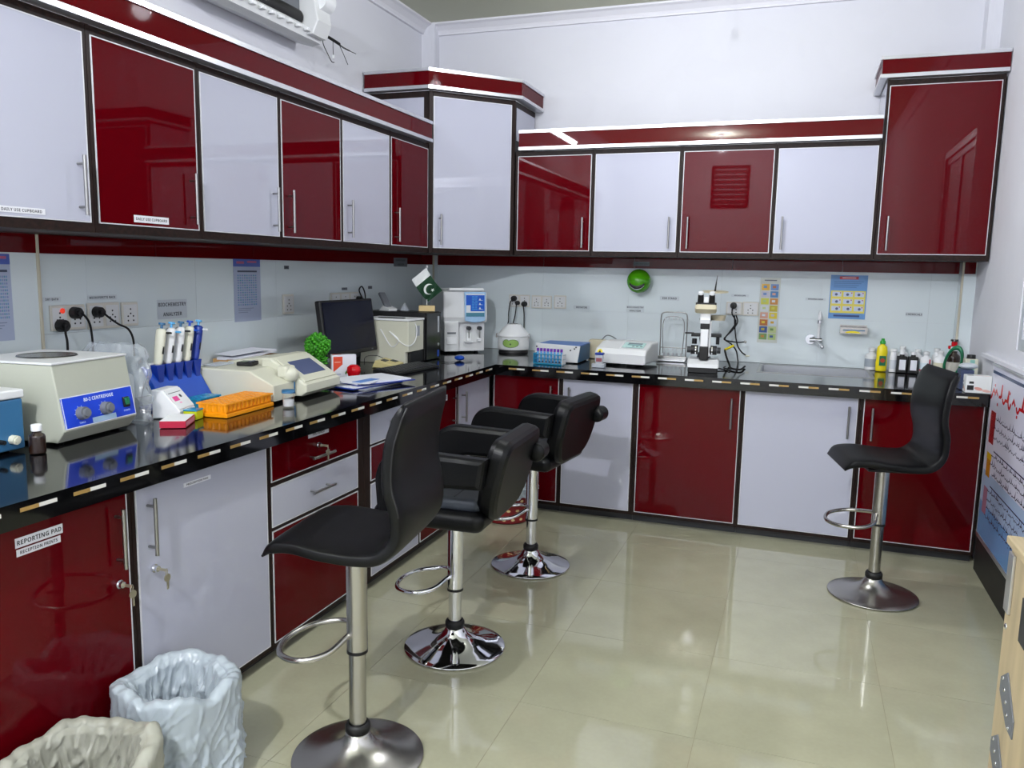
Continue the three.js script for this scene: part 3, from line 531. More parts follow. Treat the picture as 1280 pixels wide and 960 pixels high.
roundBottle('medicine_bottle', 'small brown bottle with white cap beside the centrifuge', [-0.338, TP, 2.777], 0.0225, 0.068, 0.012, 0.018, M.brown, M.pureWhite);
{
  const t = thing('centrifuge', 'grey bench centrifuge with blue control panel', 'centrifuge', [-0.352, TP, 2.528], LT + 0.1);
  const W = 0.315, prof = [[-0.03, 0.008], [0, 0.045], [-0.035, 0.245], [-0.36, 0.245], [-0.36, 0.008]];
  part(t, 'casing', side(prof, W, 0.004), M.greyPaint, 'grey painted metal casing');
  part(t, 'top_plate', bx(W + 0.006, 0.008, 0.335, 0, 0.2495, -0.199, 0.003), M.offwhite);
  part(t, 'lid', [lathe([[0, 0.001], [0.082, 0.001], [0.086, 0.003], [0.088, 0.0]].reverse(), 48).translate(0, 0.2545, -0.20)], M.satin, 'round metal lid');
  const tilt = -Math.atan(0.035 / 0.2), a = (g) => at(g, 0, 0.098, -0.0085, tilt);
  const pm = printed(512, 168, (c, w, h) => {
    c.fillStyle = '#e8ebf2'; c.fillRect(0, 0, w, h); c.fillStyle = '#0a3fd0'; c.fillRect(5, 5, w - 10, h - 10); c.fillStyle = '#e8ecf8'; c.font = 'bold 26px sans-serif'; c.textAlign = 'center'; c.fillText('80-2 CENTRIFUGE', w * 0.5, 40);
    c.strokeStyle = '#e8ecf8'; c.lineWidth = 3; for (const x of [0.22, 0.55]) for (let k = 0; k < 8; k++) { const q = Math.PI * (0.8 + k * 0.2); c.beginPath(); c.moveTo(w * x + 36 * Math.cos(q), 98 + 36 * Math.sin(q)); c.lineTo(w * x + 43 * Math.cos(q), 98 + 43 * Math.sin(q)); c.stroke(); }
    c.font = '15px sans-serif'; c.fillText('TIMER', w * 0.22, 152); c.fillText('POWER', w * 0.87, 140); c.fillStyle = '#a9c8e4'; c.fillRect(w * 0.36, 134, w * 0.34, 28);
  });
  const p = part(t, 'control_panel', a([bx(W - 0.012, 0.098, 0.003, 0, 0, 0.001)]), pm, 'blue control panel with white lettering');
  for (const x of [-0.085, 0.016]) part(p, 'knob', a([cyZ(0.019, 0.02, x, -0.008, 0.012, 24, 0.021), cyZ(0.013, 0.028, x, -0.008, 0.017, 24)]), M.grey, 'grey rotary knob');
  part(p, 'switch', a([bx(0.026, 0.034, 0.008, 0.112, -0.002, 0.005, 0.002)]), M.black); part(p, 'rocker', a([bx(0.019, 0.024, 0.006, 0.112, 0.0, 0.011, 0.002)]), M.darkGreen);
  for (const [x, z] of [[-0.12, -0.06], [0.12, -0.06], [-0.12, -0.32], [0.12, -0.32]]) part(t, 'foot', cy(0.014, 0.012, 0.0085, x, 0.0042, z, 16), M.rubber);
}
{ // clear plastic bag with white contents
  const t = thing('plastic_bag', 'clear crumpled plastic bag between centrifuge and pipettes', 'bag', [-0.535, TP, 2.30], LT);
  const g = grid(70, 40, (u, v) => {
    const a = 2 * Math.PI * u, n = noise.noise(Math.cos(a) * 2, Math.sin(a) * 2, v * 4) * 0.018 + noise.noise(Math.cos(a) * 6, Math.sin(a) * 6, v * 9) * 0.006, k = v > 0.85 ? 1 - (v - 0.85) * 2.2 : 1;
    const X = Math.sign(Math.cos(a)) * Math.abs(Math.cos(a)) ** 0.6 * (0.038 + n) * k, Z = Math.sign(Math.sin(a)) * Math.abs(Math.sin(a)) ** 0.6 * (0.14 + n * 2) * k;
    return [X + 0.006 * v, Math.max(0.002, v * 0.275 + n * 0.6 * v), Z];
  });
  part(t, 'film', g, M.bag, 'clear plastic film');
  part(t, 'contents', bx(0.04, 0.17, 0.18, 0, 0.088, -0.01, 0.018), M.pureWhite);
}
{
  const t = thing('pipette_stand', 'blue pipette stand holding five pipettes', 'stand', [-0.53, TP, 1.962], LT + 0.03);
  part(t, 'panel', side([[0.02, 0.0], [0.035, 0.004], [-0.07, 0.165], [-0.085, 0.165], [-0.005, 0.012], [-0.10, 0.012], [-0.10, 0.0]], 0.275, 0.003), M.blue, 'sloping blue plastic panel');
  for (let i = 0; i < 5; i++) {
    const x = -0.092 + i * 0.052;
    part(t, 'holder', at([front([[-0.024, 0.016], [0.024, 0.016], [0.02, 0], [0.008, -0.07], [-0.008, -0.07], [-0.02, 0]], 0.03, 0.002)], x, 0.155, -0.045), M.deepBlue, 'blue pipette holder');
  }
  part(t, 'rail', bx(0.26, 0.02, 0.01, 0.004, 0.168, -0.066, 0.003), M.offwhite);
  const names = ['cream pipette with black hook nearest the plastic bag', 'off white pipette with pale blue button second from the plastic bag', 'off white pipette with blue button middle of the stand', 'cream pipette with bright blue button beside the blue pipette', 'blue pipette with white hook nearest the analyser'];
  t.updateMatrixWorld();
  for (let i = 0; i < 5; i++) {
    const w = t.localToWorld(V3(-0.092 + i * 0.052, 0.168, -0.045)), p = thing('pipette', names[i], 'pipette', [w.x, w.y, w.z], LT + 0.03), b = (g) => at(g, 0, 0, 0, 0, 0, -0.2);
    const bm = [M.cream, M.offwhite, M.offwhite, M.cream, M.deepBlue][i];
    part(p, 'body', b([lathe([[0, 0], [0.010, 0.0], [0.013, 0.01], [0.0165, 0.09], [0.0165, 0.135], [0.012, 0.142], [0, 0.142]].map(([a, c]) => [a, c]), 20).scale(1, 1, 1.25)]), bm);
    part(p, 'plunger', b([cy(0.005, 0.005, 0.016, 0, 0.150, 0, 12), cy(0.0125, 0.0125, 0.007, 0, 0.161, 0, 20)]), [M.steelBlue, M.lightBlue, M.steelBlue, M.blue, M.lightBlue][i]);
    part(p, 'finger_hook', b([bx(0.012, 0.008, 0.04, 0.008, 0.128, 0.02, 0.003)]), [M.black, M.lightBlue, M.darkGrey, M.blue, M.pureWhite][i]);
    part(p, 'window', b([bx(0.008, 0.03, 0.002, 0, 0.06, 0.0185, 0.0006)]), M.black);
  }
}
{
  const t = thing('test_meter', 'white wedge shaped meter with pink display before pipettes', 'lab device', [-0.385, TP, 2.152], LT + 0.25);
  part(t, 'body', side([[0.03, 0.002], [0.03, 0.03], [-0.035, 0.105], [-0.075, 0.105], [-0.075, 0.002]], 0.115, 0.004), M.pureWhite);
  const f = (g) => at(g, 0, 0.0685, -0.0015, -0.715), m = printed(128, 110, (c, w, h) => { c.fillStyle = '#e9ecee'; c.fillRect(0, 0, w, h); c.fillStyle = '#ec4f9c'; c.fillRect(14, 40, 44, 26); c.fillStyle = '#f7a9cc'; c.fillRect(40, 74, 18, 8); c.fillStyle = '#30343c'; c.beginPath(); c.arc(84, 44, 9, 0, 7); c.fill(); c.fillRect(8, 18, 104, 3); });
  part(t, 'face_plate', f([bx(0.105, 0.085, 0.002, 0, 0, 0.001)]), m, 'face plate with pink display');
}
{
  const t = thing('test_kit_box', 'flat crimson and white carton before the meter', 'box', [-0.285, TP, 2.275], LT + 0.5);
  part(t, 'carton', bx(0.135, 0.024, 0.085, 0, 0.013, 0, 0.0012), M.crimson, 'crimson carton');
  part(t, 'top_sheet', bx(0.133, 0.0012, 0.083, 0, 0.0258, 0), M.pureWhite); part(t, 'end_print', bx(0.12, 0.015, 0.0006, 0, 0.013, 0.0427), std(0xd8889f, 0.5));
}
function tubeRack(name, label, pos, turn, W, D, H, nx, nz, mat, r) {
  const t = thing(name, label, 'rack', pos, turn);
  const mk = (y) => { const s = shape([[-W / 2, -D / 2], [W / 2, -D / 2], [W / 2, D / 2], [-W / 2, D / 2]]); for (let i = 0; i < nx; i++) for (let j = 0; j < nz; j++) { const p = new THREE.Path(); p.absarc(-W / 2 + W * (i + 0.5) / nx, -D / 2 + D * (j + 0.5) / nz, r, 0, 2 * Math.PI, true); s.holes.push(p); } return new THREE.ExtrudeGeometry(s, { depth: 0.006, bevelEnabled: false, curveSegments: 5 }).rotateX(-Math.PI / 2).translate(0, y, 0); };
  part(t, 'top_plate', mk(H - 0.006), mat);
  part(t, 'wells', (() => { const a = []; for (let i = 0; i < nx; i++) for (let j = 0; j < nz; j++) a.push(new THREE.CylinderGeometry(r * 1.18, r * 1.1, H * 0.5, 8, 1, true).translate(-W / 2 + W * (i + 0.5) / nx, H * 0.66, -D / 2 + D * (j + 0.5) / nz)); return a; })(), mat).userData.kind = 'stuff';
  part(t, 'base_plate', bx(W + 0.004, 0.014, D + 0.004, 0, 0.008, 0, 0.002), mat);
  for (const s of [-1, 1]) part(t, 'end_wall', bx(0.004, H - 0.02, D * 0.9, s * (W / 2 - 0.008), H / 2 + 0.004, 0), mat);
  for (const s of [-1, 1]) part(t, 'side_wall', bx(W * 0.92, H - 0.026, 0.003, 0, H / 2 + 0.004, s * (D / 2 - 0.012)), mat);
  return t;
}
tubeRack('tube_rack', 'bright orange plastic tube rack in front of cream analyser', [-0.285, TP, 1.965], LT + 0.06, 0.30, 0.13, 0.052, 12, 5, M.orange, 0.0085);
tubeRack('tube_rack', 'clear aqua plastic rack behind the orange rack', [-0.425, TP, 1.985], LT + 0.05, 0.13, 0.07, 0.05, 6, 3, M.aqua, 0.008);
{
  const t = thing('reagent_box', 'small yellow green reagent box beside orange rack', 'box', [-0.315, TP, 2.163], LT + 0.25);
  part(t, 'box', bx(0.05, 0.03, 0.05, 0, 0.0155, 0, 0.002), std(0xc3cf1b, 0.4)); part(t, 'lid', bx(0.052, 0.006, 0.052, 0, 0.034, 0, 0.002), M.aqua);
}
{ // cream analyser with sloping screen
  const t = thing('chemistry_analyser', 'cream bench analyser with sloping grey screen', 'analyser', [-0.258, TP, 1.56], LT + 0.07);
  const W = 0.46;
  part(t, 'body', side([[0.0, 0.012], [0.0, 0.075], [-0.115, 0.132], [-0.375, 0.132], [-0.375, 0.012]], W * 0.5, 0.006, -W / 4), M.cream, 'cream plastic casing');
  part(t, 'rear_body', side([[-0.10, 0.012], [-0.10, 0.15], [-0.22, 0.158], [-0.375, 0.135], [-0.375, 0.012]], W * 0.5, 0.006, W / 4), M.cream);
  const sl = [[0.055, 0.03], [0.055, 0.062], [-0.115, 0.168], [-0.16, 0.168], [-0.16, 0.012], [0.03, 0.012]];
  const cn = part(t, 'console', side(sl, 0.30, 0.008, W / 2 - 0.15), M.cream, 'sloping display console');
  const f = (g) => at(g, W / 2 - 0.15, 0.115, -0.0285, -1.015);
  part(cn, 'screen_frame', f([bx(0.27, 0.165, 0.006, 0, 0, 0.002, 0.002)]), M.cream); part(cn, 'screen', f([bx(0.185, 0.095, 0.004, 0, 0.004, 0.0045, 0.001)]), M.lcd, 'grey blue display');
  part(t, 'sample_port', [sph(0.036, -0.085, 0.105, -0.012, 1, 0.95, 1.0), bx(0.075, 0.05, 0.05, -0.085, 0.118, -0.03, 0.012)], M.cream, 'rounded sample port');
  part(t, 'probe', cy(0.003, 0.003, 0.05, -0.085, 0.05, 0.008, 10), M.steelBlue);
  for (const x of [-0.2, 0.2]) part(t, 'foot', bx(0.06, 0.0115, 0.28, x, 0.006, -0.19), M.black);
}
function cup(name, label, [x, y, z], r, h, body, lid) {
  const t = thing(name, label, 'cup', [x, y, z], 0);
  part(t, 'body', lathe([[0, 0.002], [r * 0.86, 0.002], [r * 0.94, h], [r * 0.9, h], [r * 0.82, 0.006], [0, 0.006]], 32), body);
  part(t, 'lid', lathe([[0, h + 0.009], [r, h + 0.009], [r, h - 0.003], [r * 0.96, h - 0.003], [r * 0.96, h + 0.001], [0, h + 0.001]].reverse(), 32), lid);
  part(t, 'contents', cy(r * 0.82, r * 0.8, h * 0.4, 0, h * 0.2 + 0.007, 0, 28), M.offwhite);
  return t;
}
cup('sample_cup', 'clear sample cup with blue lid before the cream analyser', [-0.152, TP, 1.818], 0.026, 0.062, M.glass, M.steelBlue);
{
  const t = thing('lab_timer', 'small black digital timer lying on the cream analyser', 'timer', [-0.47, TP + 0.1335, 1.655], LT + 0.3);
  part(t, 'case', bx(0.075, 0.016, 0.07, 0, 0.0085, 0, 0.004), M.black); part(t, 'display', bx(0.04, 0.001, 0.025, 0, 0.0172, -0.012), std(0x9aa88a, 0.2));
  for (const x of [-0.02, 0, 0.02]) part(t, 'button', bx(0.013, 0.003, 0.009, x, 0.0175, 0.02, 0.001), M.grey);
}
{
  const t = thing('document_tray', 'wooden paper tray with white forms behind the analyser', 'tray', [-0.755, TP, 1.27], LT);
  part(t, 'box', [bx(0.34, 0.12, 0.006, 0, 0.06, 0.075), bx(0.34, 0.12, 0.006, 0, 0.06, -0.075), bx(0.006, 0.12, 0.144, 0.167, 0.06, 0), bx(0.006, 0.12, 0.144, -0.167, 0.06, 0), bx(0.328, 0.006, 0.144, 0, 0.0035, 0)], std(0xc99a5c, 0.55));
  part(t, 'form', at([bx(0.30, 0.012, 0.13, 0, 0, 0)], -0.02, 0.132, 0, 0, 0.08, 0.06), M.paper); part(t, 'form', at([bx(0.22, 0.003, 0.12, 0, 0, 0)], -0.06, 0.148, 0, 0, -0.2, 0.07), M.paper);
}
{
  const t = thing('acrylic_sheet', 'clear plastic sheet lying on the back of the analyser', 'sheet', [-0.585, TP + 0.1335, 1.70], LT + 0.07); part(t, 'sheet', bx(0.12, 0.006, 0.07, 0, 0.0035, 0, 0.001), M.film);
}
{ // topiary
  const t = thing('topiary_plant', 'green artificial topiary ball in a white pot', 'plant', [-0.555, TP, 1.0], 0);
  part(t, 'pot', lathe([[0, 0.001], [0.03, 0.001], [0.038, 0.06], [0.035, 0.06], [0.031, 0.05], [0, 0.05]], 32), M.pureWhite);
  part(t, 'stem', cy(0.008, 0.008, 0.06, 0, 0.07, 0, 10), M.wood);
  for (const [m, lo, seed0] of [[M.leafDark, 0.048, 0], [M.leaf, 0.056, 1]]) {
    const list = []; for (let k = 0; k < 150; k++) { const yv = 1 - 2 * (k + 0.5) / 150, a = k * 2.39996 + seed0, q = Math.sqrt(1 - yv * yv), R = lo + rr(-0.006, 0.008); list.push(new THREE.IcosahedronGeometry(rr(0.007, 0.0115), 1).scale(1, 0.6, 1).rotateX(rr(0, 3)).rotateZ(rr(0, 3)).translate(q * Math.cos(a) * R, 0.158 + yv * R, q * Math.sin(a) * R)); }
    for (let k = 0; k < 40; k++) { const a = k * 2.39996, R = rr(0.02, 0.045); list.push(new THREE.IcosahedronGeometry(rr(0.008, 0.012), 1).scale(1, 0.6, 1).translate(Math.cos(a) * R, 0.066 + rr(0, 0.035), Math.sin(a) * R)); }
    part(t, 'foliage', list, m).userData.kind = 'stuff';
  }
}
{
  const m = printed(192, 192, (c, w, h) => { c.fillStyle = '#dfe2ea'; c.fillRect(0, 0, w, h); c.fillStyle = '#d8431f'; c.beginPath(); c.moveTo(12, 16); c.lineTo(84, 16); c.lineTo(84, 84); c.lineTo(12, 150); c.fill(); c.fillStyle = '#e8b9a8'; c.fillRect(22, 60, 46, 7); c.fillStyle = '#9aa7bd'; c.fillRect(20, 166, 50, 8); });
  const t = thing('medicine_box', 'white and orange red medicine carton beside red ball', 'box', [-0.452, TP, 0.925], 0.76);
  part(t, 'carton', bx(0.125, 0.112, 0.04, 0, 0.057, 0, 0.001), m, 'white carton with orange red corner print');
}
{
  const t = thing('red_ball', 'glossy red apple shaped ball before the carton', 'ornament', [-0.372, TP, 0.957], 0);
  part(t, 'body', lathe([[0, 0.002], [0.014, 0.001], [0.028, 0.012], [0.036, 0.036], [0.032, 0.056], [0.018, 0.068], [0.006, 0.064], [0, 0.06]], 36), M.brightRed); part(t, 'leaf', at([sph(0.012, 0, 0, 0, 1, 0.3, 0.6)], -0.03, 0.03, 0.02, 0, 0, 1.2), M.leafDark);
}
{
  const t = thing('document_folder', 'stack of white papers on blue plastic folders', 'papers', [-0.225, TP, 1.125], LT - 0.35);
  const pl = (w, d, y, x, z, r, m, n, h = 0.0035) => part(t, n, at([bx(w, h, d, 0, 0, 0)], x, y, z, 0, r), m);
  pl(0.33, 0.24, 0.002, 0.0, 0.01, 0.3, M.film, 'clear_sleeve'); pl(0.34, 0.25, 0.0065, -0.02, 0, 0.12, M.deepBlue, 'blue_folder', 0.004); pl(0.32, 0.235, 0.011, -0.015, 0, 0.14, M.paper, 'sheet', 0.005);
  pl(0.34, 0.25, 0.0165, 0.05, 0.01, -0.06, M.deepBlue, 'blue_folder', 0.004); pl(0.325, 0.235, 0.022, 0.045, 0.0, -0.05, M.paper, 'sheet', 0.007); pl(0.21, 0.15, 0.0275, -0.04, 0.05, 0.5, M.paper, 'sheet', 0.002); pl(0.15, 0.05, 0.0295, -0.04, 0.075, 0.25, std(0x5f8ad0, 0.6), 'blue_slip', 0.0015);
}
{ // monitor
  const t = thing('computer_monitor', 'black flat computer monitor with dark screen', 'monitor', [-0.585, TP, 0.635], LT);
  const f = (g) => at(g, 0, 0.232, 0.005, -0.13, 0, 0.0);
  part(t, 'housing', f([bx(0.535, 0.30, 0.035, 0, 0, -0.02, 0.008), bx(0.3, 0.18, 0.03, 0, 0, -0.05, 0.01)]), M.black);
  part(t, 'screen', f([bx(0.505, 0.266, 0.003, 0, 0.006, -0.0015)]), new THREE.MeshPhysicalMaterial({ color: 0x090a20, roughness: 0.2, specularIntensity: 0.35 }), 'dark blue black screen'); part(t, 'button', f([bx(0.012, 0.005, 0.004, 0.2, -0.137, 0.001)]), M.grey);
  part(t, 'stand_neck', [bx(0.07, 0.16, 0.025, 0, 0.09, -0.065, 0.006)], M.black); part(t, 'stand_base', lathe([[0, 0.012], [0.09, 0.01], [0.105, 0.004], [0.105, 0.0005], [0, 0.0005]].reverse(), 40).translate(0, 0, -0.055), M.blackGloss);
}
{
  const t = thing('desk_telephone', 'beige corded desk phone before the white printer', 'telephone', [-0.445, TP, 0.455], LT + 0.15);
  part(t, 'base', side([[0.06, 0.002], [0.06, 0.018], [-0.05, 0.042], [-0.07, 0.002]], 0.17, 0.004), std(0xd2c48a, 0.45)); part(t, 'display', at([bx(0.06, 0.03, 0.004, 0, 0, 0)], -0.01, 0.036, -0.02, -1.35), M.darkGrey); part(t, 'keypad', at([bx(0.05, 0.035, 0.003, 0, 0, 0)], 0.05, 0.029, 0.015, -1.35), M.darkGrey);
  part(t, 'cord', tube([[0.08, 0.02, -0.03], [0.07, 0.05, -0.09], [-0.05, 0.055, -0.12], [-0.12, 0.02, -0.10]], 0.0018, 24), M.black);
}
{
  const t = thing('keyboard', 'black computer keyboard before the white printer', 'keyboard', [-0.275, TP, 0.555], LT - 0.10);
  part(t, 'body', side([[0.075, 0.002], [0.075, 0.012], [-0.075, 0.024], [-0.075, 0.002]], 0.44, 0.003), M.black);
  for (let j = 0; j < 5; j++) for (let i = 0; i < 17; i++) part(t, 'key', at([bx(0.0195, 0.006, 0.0195, 0, 0, 0, 0.002)], -0.2 + i * 0.025, 0.0165 + (4 - j) * 0.0019, -0.052 + j * 0.025, 0.08), M.darkGrey);
}
{
  const t = thing('label_printer', 'off white box printer with black paper slot', 'printer', [-0.39, TP, 0.222], LT);
  part(t, 'body', side([[0, 0.075], [0, 0.25], [-0.30, 0.25], [-0.32, 0.0], [-0.02, 0.0], [-0.02, 0.07]], 0.20, 0.004), M.cream, 'off white casing');
  part(t, 'slot_panel', bx(0.17, 0.066, 0.018, 0.012, 0.036, -0.010, 0.002), M.black, 'black paper slot'); part(t, 'lid', bx(0.205, 0.012, 0.31, 0, 0.2575, -0.15, 0.003), M.pureWhite);
  part(t, 'grip', bx(0.03, 0.008, 0.17, -0.06, 0.2645, -0.13, 0.003), M.black); part(t, 'panel_print', bx(0.05, 0.06, 0.001, 0.02, 0.19, 0.0006), std(0xa8aeb4, 0.5));
  part(t, 'cable', tube([[-0.104, 0.20, -0.18], [-0.106, 0.10, -0.10], [-0.106, 0.14, -0.06], [-0.107, 0.19, -0.12], [-0.108, 0.12, -0.03], [-0.104, 0.11, 0.004], [-0.02, 0.14, 0.006], [-0.01, 0.22, 0.006], [-0.03, 0.262, -0.02]], 0.0028, 70), M.pureWhite, 'white cable hanging over the casing');
}
{
  const t = thing('computer_tower', 'black computer tower beside the off white printer', 'computer', [-0.385, TP, 0.002], LT);
  part(t, 'case', bx(0.205, 0.29, 0.41, 0, 0.1465, -0.21, 0.004), M.black); part(t, 'front_bezel', bx(0.20, 0.286, 0.014, 0, 0.1465, 0.0, 0.004), M.blackGloss);
  part(t, 'drive_door', bx(0.02, 0.10, 0.004, 0.06, 0.215, 0.0085, 0.001), M.alu); part(t, 'power_button', cyZ(0.009, 0.006, 0.06, 0.09, 0.0085, 18), M.alu); part(t, 'port', bx(0.02, 0.04, 0.003, 0.06, 0.035, 0.008), M.blue);
}
{
  const t = thing('phone_holder', 'grey cordless handset in a white stand on computer tower', 'phone', [-0.68, TP + 0.2925, 0.04], LT - 0.3);
  part(t, 'stand', side([[0.05, 0], [0.05, 0.014], [-0.01, 0.03], [-0.04, 0.0]], 0.07, 0.003), M.offwhite); part(t, 'handset', at([bx(0.05, 0.12, 0.018, 0, 0.055, 0, 0.006)], 0, 0.014, 0.012, -0.6), M.grey);
}
{
  const t = thing('glass_paperweight', 'small clear glass pyramid on computer tower', 'ornament', [-0.60, TP + 0.2925, -0.04], 0.4); part(t, 'pyramid', [new THREE.ConeGeometry(0.03, 0.05, 4).translate(0, 0.0255, 0)], M.film); part(t, 'foot', bx(0.046, 0.003, 0.046, 0, 0.002, 0), M.film);
}
{ // table flag
  const t = thing('table_flag', 'green and white crescent table flag on pale wooden base', 'flag', [-0.46, TP + 0.2925, -0.065], 0.45);
  part(t, 'base', side([[0.026, 0.001], [0.022, 0.035], [-0.022, 0.035], [-0.026, 0.001]], 0.10, 0.003), std(0xcdb47c, 0.5)); part(t, 'pole', cy(0.0022, 0.0022, 0.24, 0, 0.15, 0, 8), M.offwhite); part(t, 'finial', sph(0.006, 0, 0.275, 0, 1, 1.4, 1), M.offwhite);
  const m = printed(384, 256, (c, w, h) => { c.fillStyle = '#0a3a20'; c.fillRect(0, 0, w, h); c.fillStyle = '#e6e8e8'; c.fillRect(0, 0, w * 0.27, h); c.beginPath(); c.arc(w * 0.62, h * 0.5, h * 0.3, 0, 7); c.fill(); c.fillStyle = '#0a3a20'; c.beginPath(); c.arc(w * 0.66, h * 0.44, h * 0.26, 0, 7); c.fill(); c.fillStyle = '#e6e8e8'; c.beginPath(); for (let k = 0; k < 10; k++) { const r = k % 2 ? 12 : 30, a = k * Math.PI / 5 - 0.6; c.lineTo(w * 0.73 + r * Math.cos(a), h * 0.38 + r * Math.sin(a)); } c.fill(); }, { side: THREE.DoubleSide, roughness: 0.75 });
  // hoist at the top of the pole, the cloth hanging down as a slanting diamond round the pole
  part(t, 'cloth', grid(40, 28, (u, v) => { const a = u * 0.175, b = (v - 0.5) * 0.115, k = 0.87; return [0.0 + (a - 0.085) * Math.cos(-k) * 0.9 - b * Math.sin(-k) * 1.0, 0.165 + (a - 0.085) * Math.sin(-k) + b * Math.cos(-k) - 0.012 * Math.sin(u * 3), 0.008 + 0.011 * Math.sin(u * 11 + v * 4) * (0.4 + u)]; }), m, 'draped flag cloth');
}
{ // haematology analyser across the corner
  const t = thing('haematology_analyser', 'white blood analyser with lit blue screen in the corner', 'analyser', [-0.362, TP, -0.448], 0.71);
  const W = 0.305;
  part(t, 'lower_body', side([[-0.03, 0.012], [-0.03, 0.21], [-0.33, 0.21], [-0.33, 0.012]], W - 0.01, 0.008), M.offwhite, 'white lower housing with recessed bay');
  part(t, 'upper_body', side([[0.0, 0.205], [0.012, 0.24], [0.0, 0.405], [-0.03, 0.415], [-0.33, 0.40], [-0.33, 0.205]], W, 0.012), M.offwhite, 'white upper housing'); part(t, 'top_cover', side([[0.0, 0.416], [-0.01, 0.432], [-0.28, 0.425], [-0.30, 0.41]], W * 0.8, 0.006, 0.01), M.pureWhite);
  part(t, 'left_column', bx(0.10, 0.20, 0.04, -W / 2 + 0.056, 0.112, -0.012, 0.006), M.offwhite); part(t, 'printer_door', bx(0.07, 0.05, 0.006, -W / 2 + 0.056, 0.085, 0.011, 0.003), M.pureWhite); part(t, 'sticker', bx(0.06, 0.012, 0.001, -W / 2 + 0.056, 0.135, 0.0085), M.grey);
  const sm = canvasTex(256, 256, (c, w, h) => { c.fillStyle = '#0b5fd8'; c.fillRect(0, 0, w, h); c.fillStyle = '#e8f2ff'; c.fillRect(0, 0, w, 14); c.fillRect(0, 128, 62, 84); c.fillRect(0, 196, w, 16); c.fillStyle = '#4fb0ff'; for (let k = 0; k < 9; k++) { c.fillRect(80, 28 + k * 18, 30 + rnd() * 26, 7); c.fillRect(126, 28 + k * 18, 20 + rnd() * 20, 7); } c.fillStyle = '#eaf4ff'; for (const y of [60, 110, 160]) { c.beginPath(); c.moveTo(176, y + 14); c.lineTo(192, y - 14); c.lineTo(204, y + 8); c.lineTo(246, y + 14); c.fill(); } c.fillStyle = '#4d8da8'; c.fillRect(0, 212, w, 44); });
  const fr = new THREE.Shape(); fr.moveTo(-0.07, -0.10); fr.quadraticCurveTo(0, -0.125, 0.07, -0.10); fr.lineTo(0.075, 0.09); fr.lineTo(-0.075, 0.09); fr.lineTo(-0.07, -0.10);
  const bz = part(t, 'screen_bezel', at([front(fr, 0.012, 0.003)], 0.062, 0.318, 0.0135, -0.03), std(0x9fc4e6, 0.35), 'pale blue screen surround');
  part(bz, 'screen', at([bx(0.128, 0.15, 0.002, 0, 0, 0)], 0.062, 0.32, 0.021, -0.03), new THREE.MeshStandardMaterial({ color: 0x000000, roughness: 0.2, emissive: 0xffffff, emissiveMap: sm, emissiveIntensity: 0.55 }), 'lit blue screen');
  for (const x of [0.03, 0.105]) { part(t, 'probe_knob', cyZ(0.014, 0.03, x, 0.165, -0.015, 20), M.darkGrey); part(t, 'probe', cy(0.004, 0.004, 0.06, x, 0.13, -0.01, 10), M.steel); }
  part(t, 'sample_shelf', bx(0.055, 0.008, 0.03, 0.03, 0.075, -0.012, 0.002), M.pureWhite); part(t, 'tube_guard', bx(0.03, 0.05, 0.02, 0.03, 0.105, -0.02, 0.004), M.pureWhite); part(t, 'valve', bx(0.025, 0.02, 0.02, 0.105, 0.085, -0.018, 0.004), M.pureWhite);
  for (const x of [-0.1, 0.1]) part(t, 'foot', cy(0.016, 0.014, 0.012, x, 0.006, -0.07, 16), M.black);
}
{
  const t = thing('computer_mouse', 'blue computer mouse on the worktop before the blood analyser', 'mouse', [-0.215, TP, -0.02], LT + 0.5);
  part(t, 'body', sph(0.05, 0, 0.017, 0, 1, 0.32, 0.62), M.blue); part(t, 'wheel', cyX(0.006, 0.006, 0.028, 0.018, 0, 14), M.black); part(t, 'cord', tube([[-0.04, 0.006, 0], [-0.09, 0.004, -0.02], [-0.13, 0.004, -0.08], [-0.10, 0.004, -0.12]], 0.002, 20), M.black);
}

// ------------------------------------------------------------------ things on the back worktop
{
  const t = thing('round_centrifuge', 'white round centrifuge with green emblem by the sockets', 'centrifuge', [-0.105, TP, -0.69], 0.15);
  part(t, 'bowl', lathe([[0, 0.018], [0.10, 0.018], [0.105, 0.024], [0.108, 0.115], [0, 0.115]], 64), M.offwhite, 'white enamel drum');
  part(t, 'lid', lathe([[0.112, 0.112], [0.112, 0.122], [0.104, 0.128], [0.05, 0.188], [0.044, 0.192], [0, 0.192]], 64), M.pureWhite, 'white cone lid'); part(t, 'lid_ring', cy(0.03, 0.03, 0.004, 0, 0.194, 0), M.satin);
  part(t, 'base', cy(0.098, 0.102, 0.016, 0, 0.009, 0, 48), M.black);
  for (const s of [-1, 1]) part(t, 'latch', bx(0.012, 0.03, 0.016, s * 0.1125, 0.113, 0.02, 0.003), M.satin);
  const em = printed(256, 128, (c, w, h) => { c.fillStyle = '#d8dcdd'; c.fillRect(0, 0, w, h); c.fillStyle = '#8fb45a'; c.strokeStyle = '#2f4a20'; c.lineWidth = 5; c.beginPath(); c.moveTo(20, 70); c.bezierCurveTo(20, 10, 90, 6, 104, 30); c.bezierCurveTo(150, 2, 240, 14, 236, 66); c.bezierCurveTo(230, 130, 30, 132, 20, 70); c.fill(); c.stroke(); c.fillStyle = '#3b5a2a'; c.beginPath(); c.arc(128, 74, 12, 0, 7); c.fill(); }, { roughness: 0.4 });
  part(t, 'emblem', new THREE.CylinderGeometry(0.1083, 0.1072, 0.068, 32, 1, true, -0.62, 1.24).translate(0, 0.066, 0), em, 'green oval emblem');
}
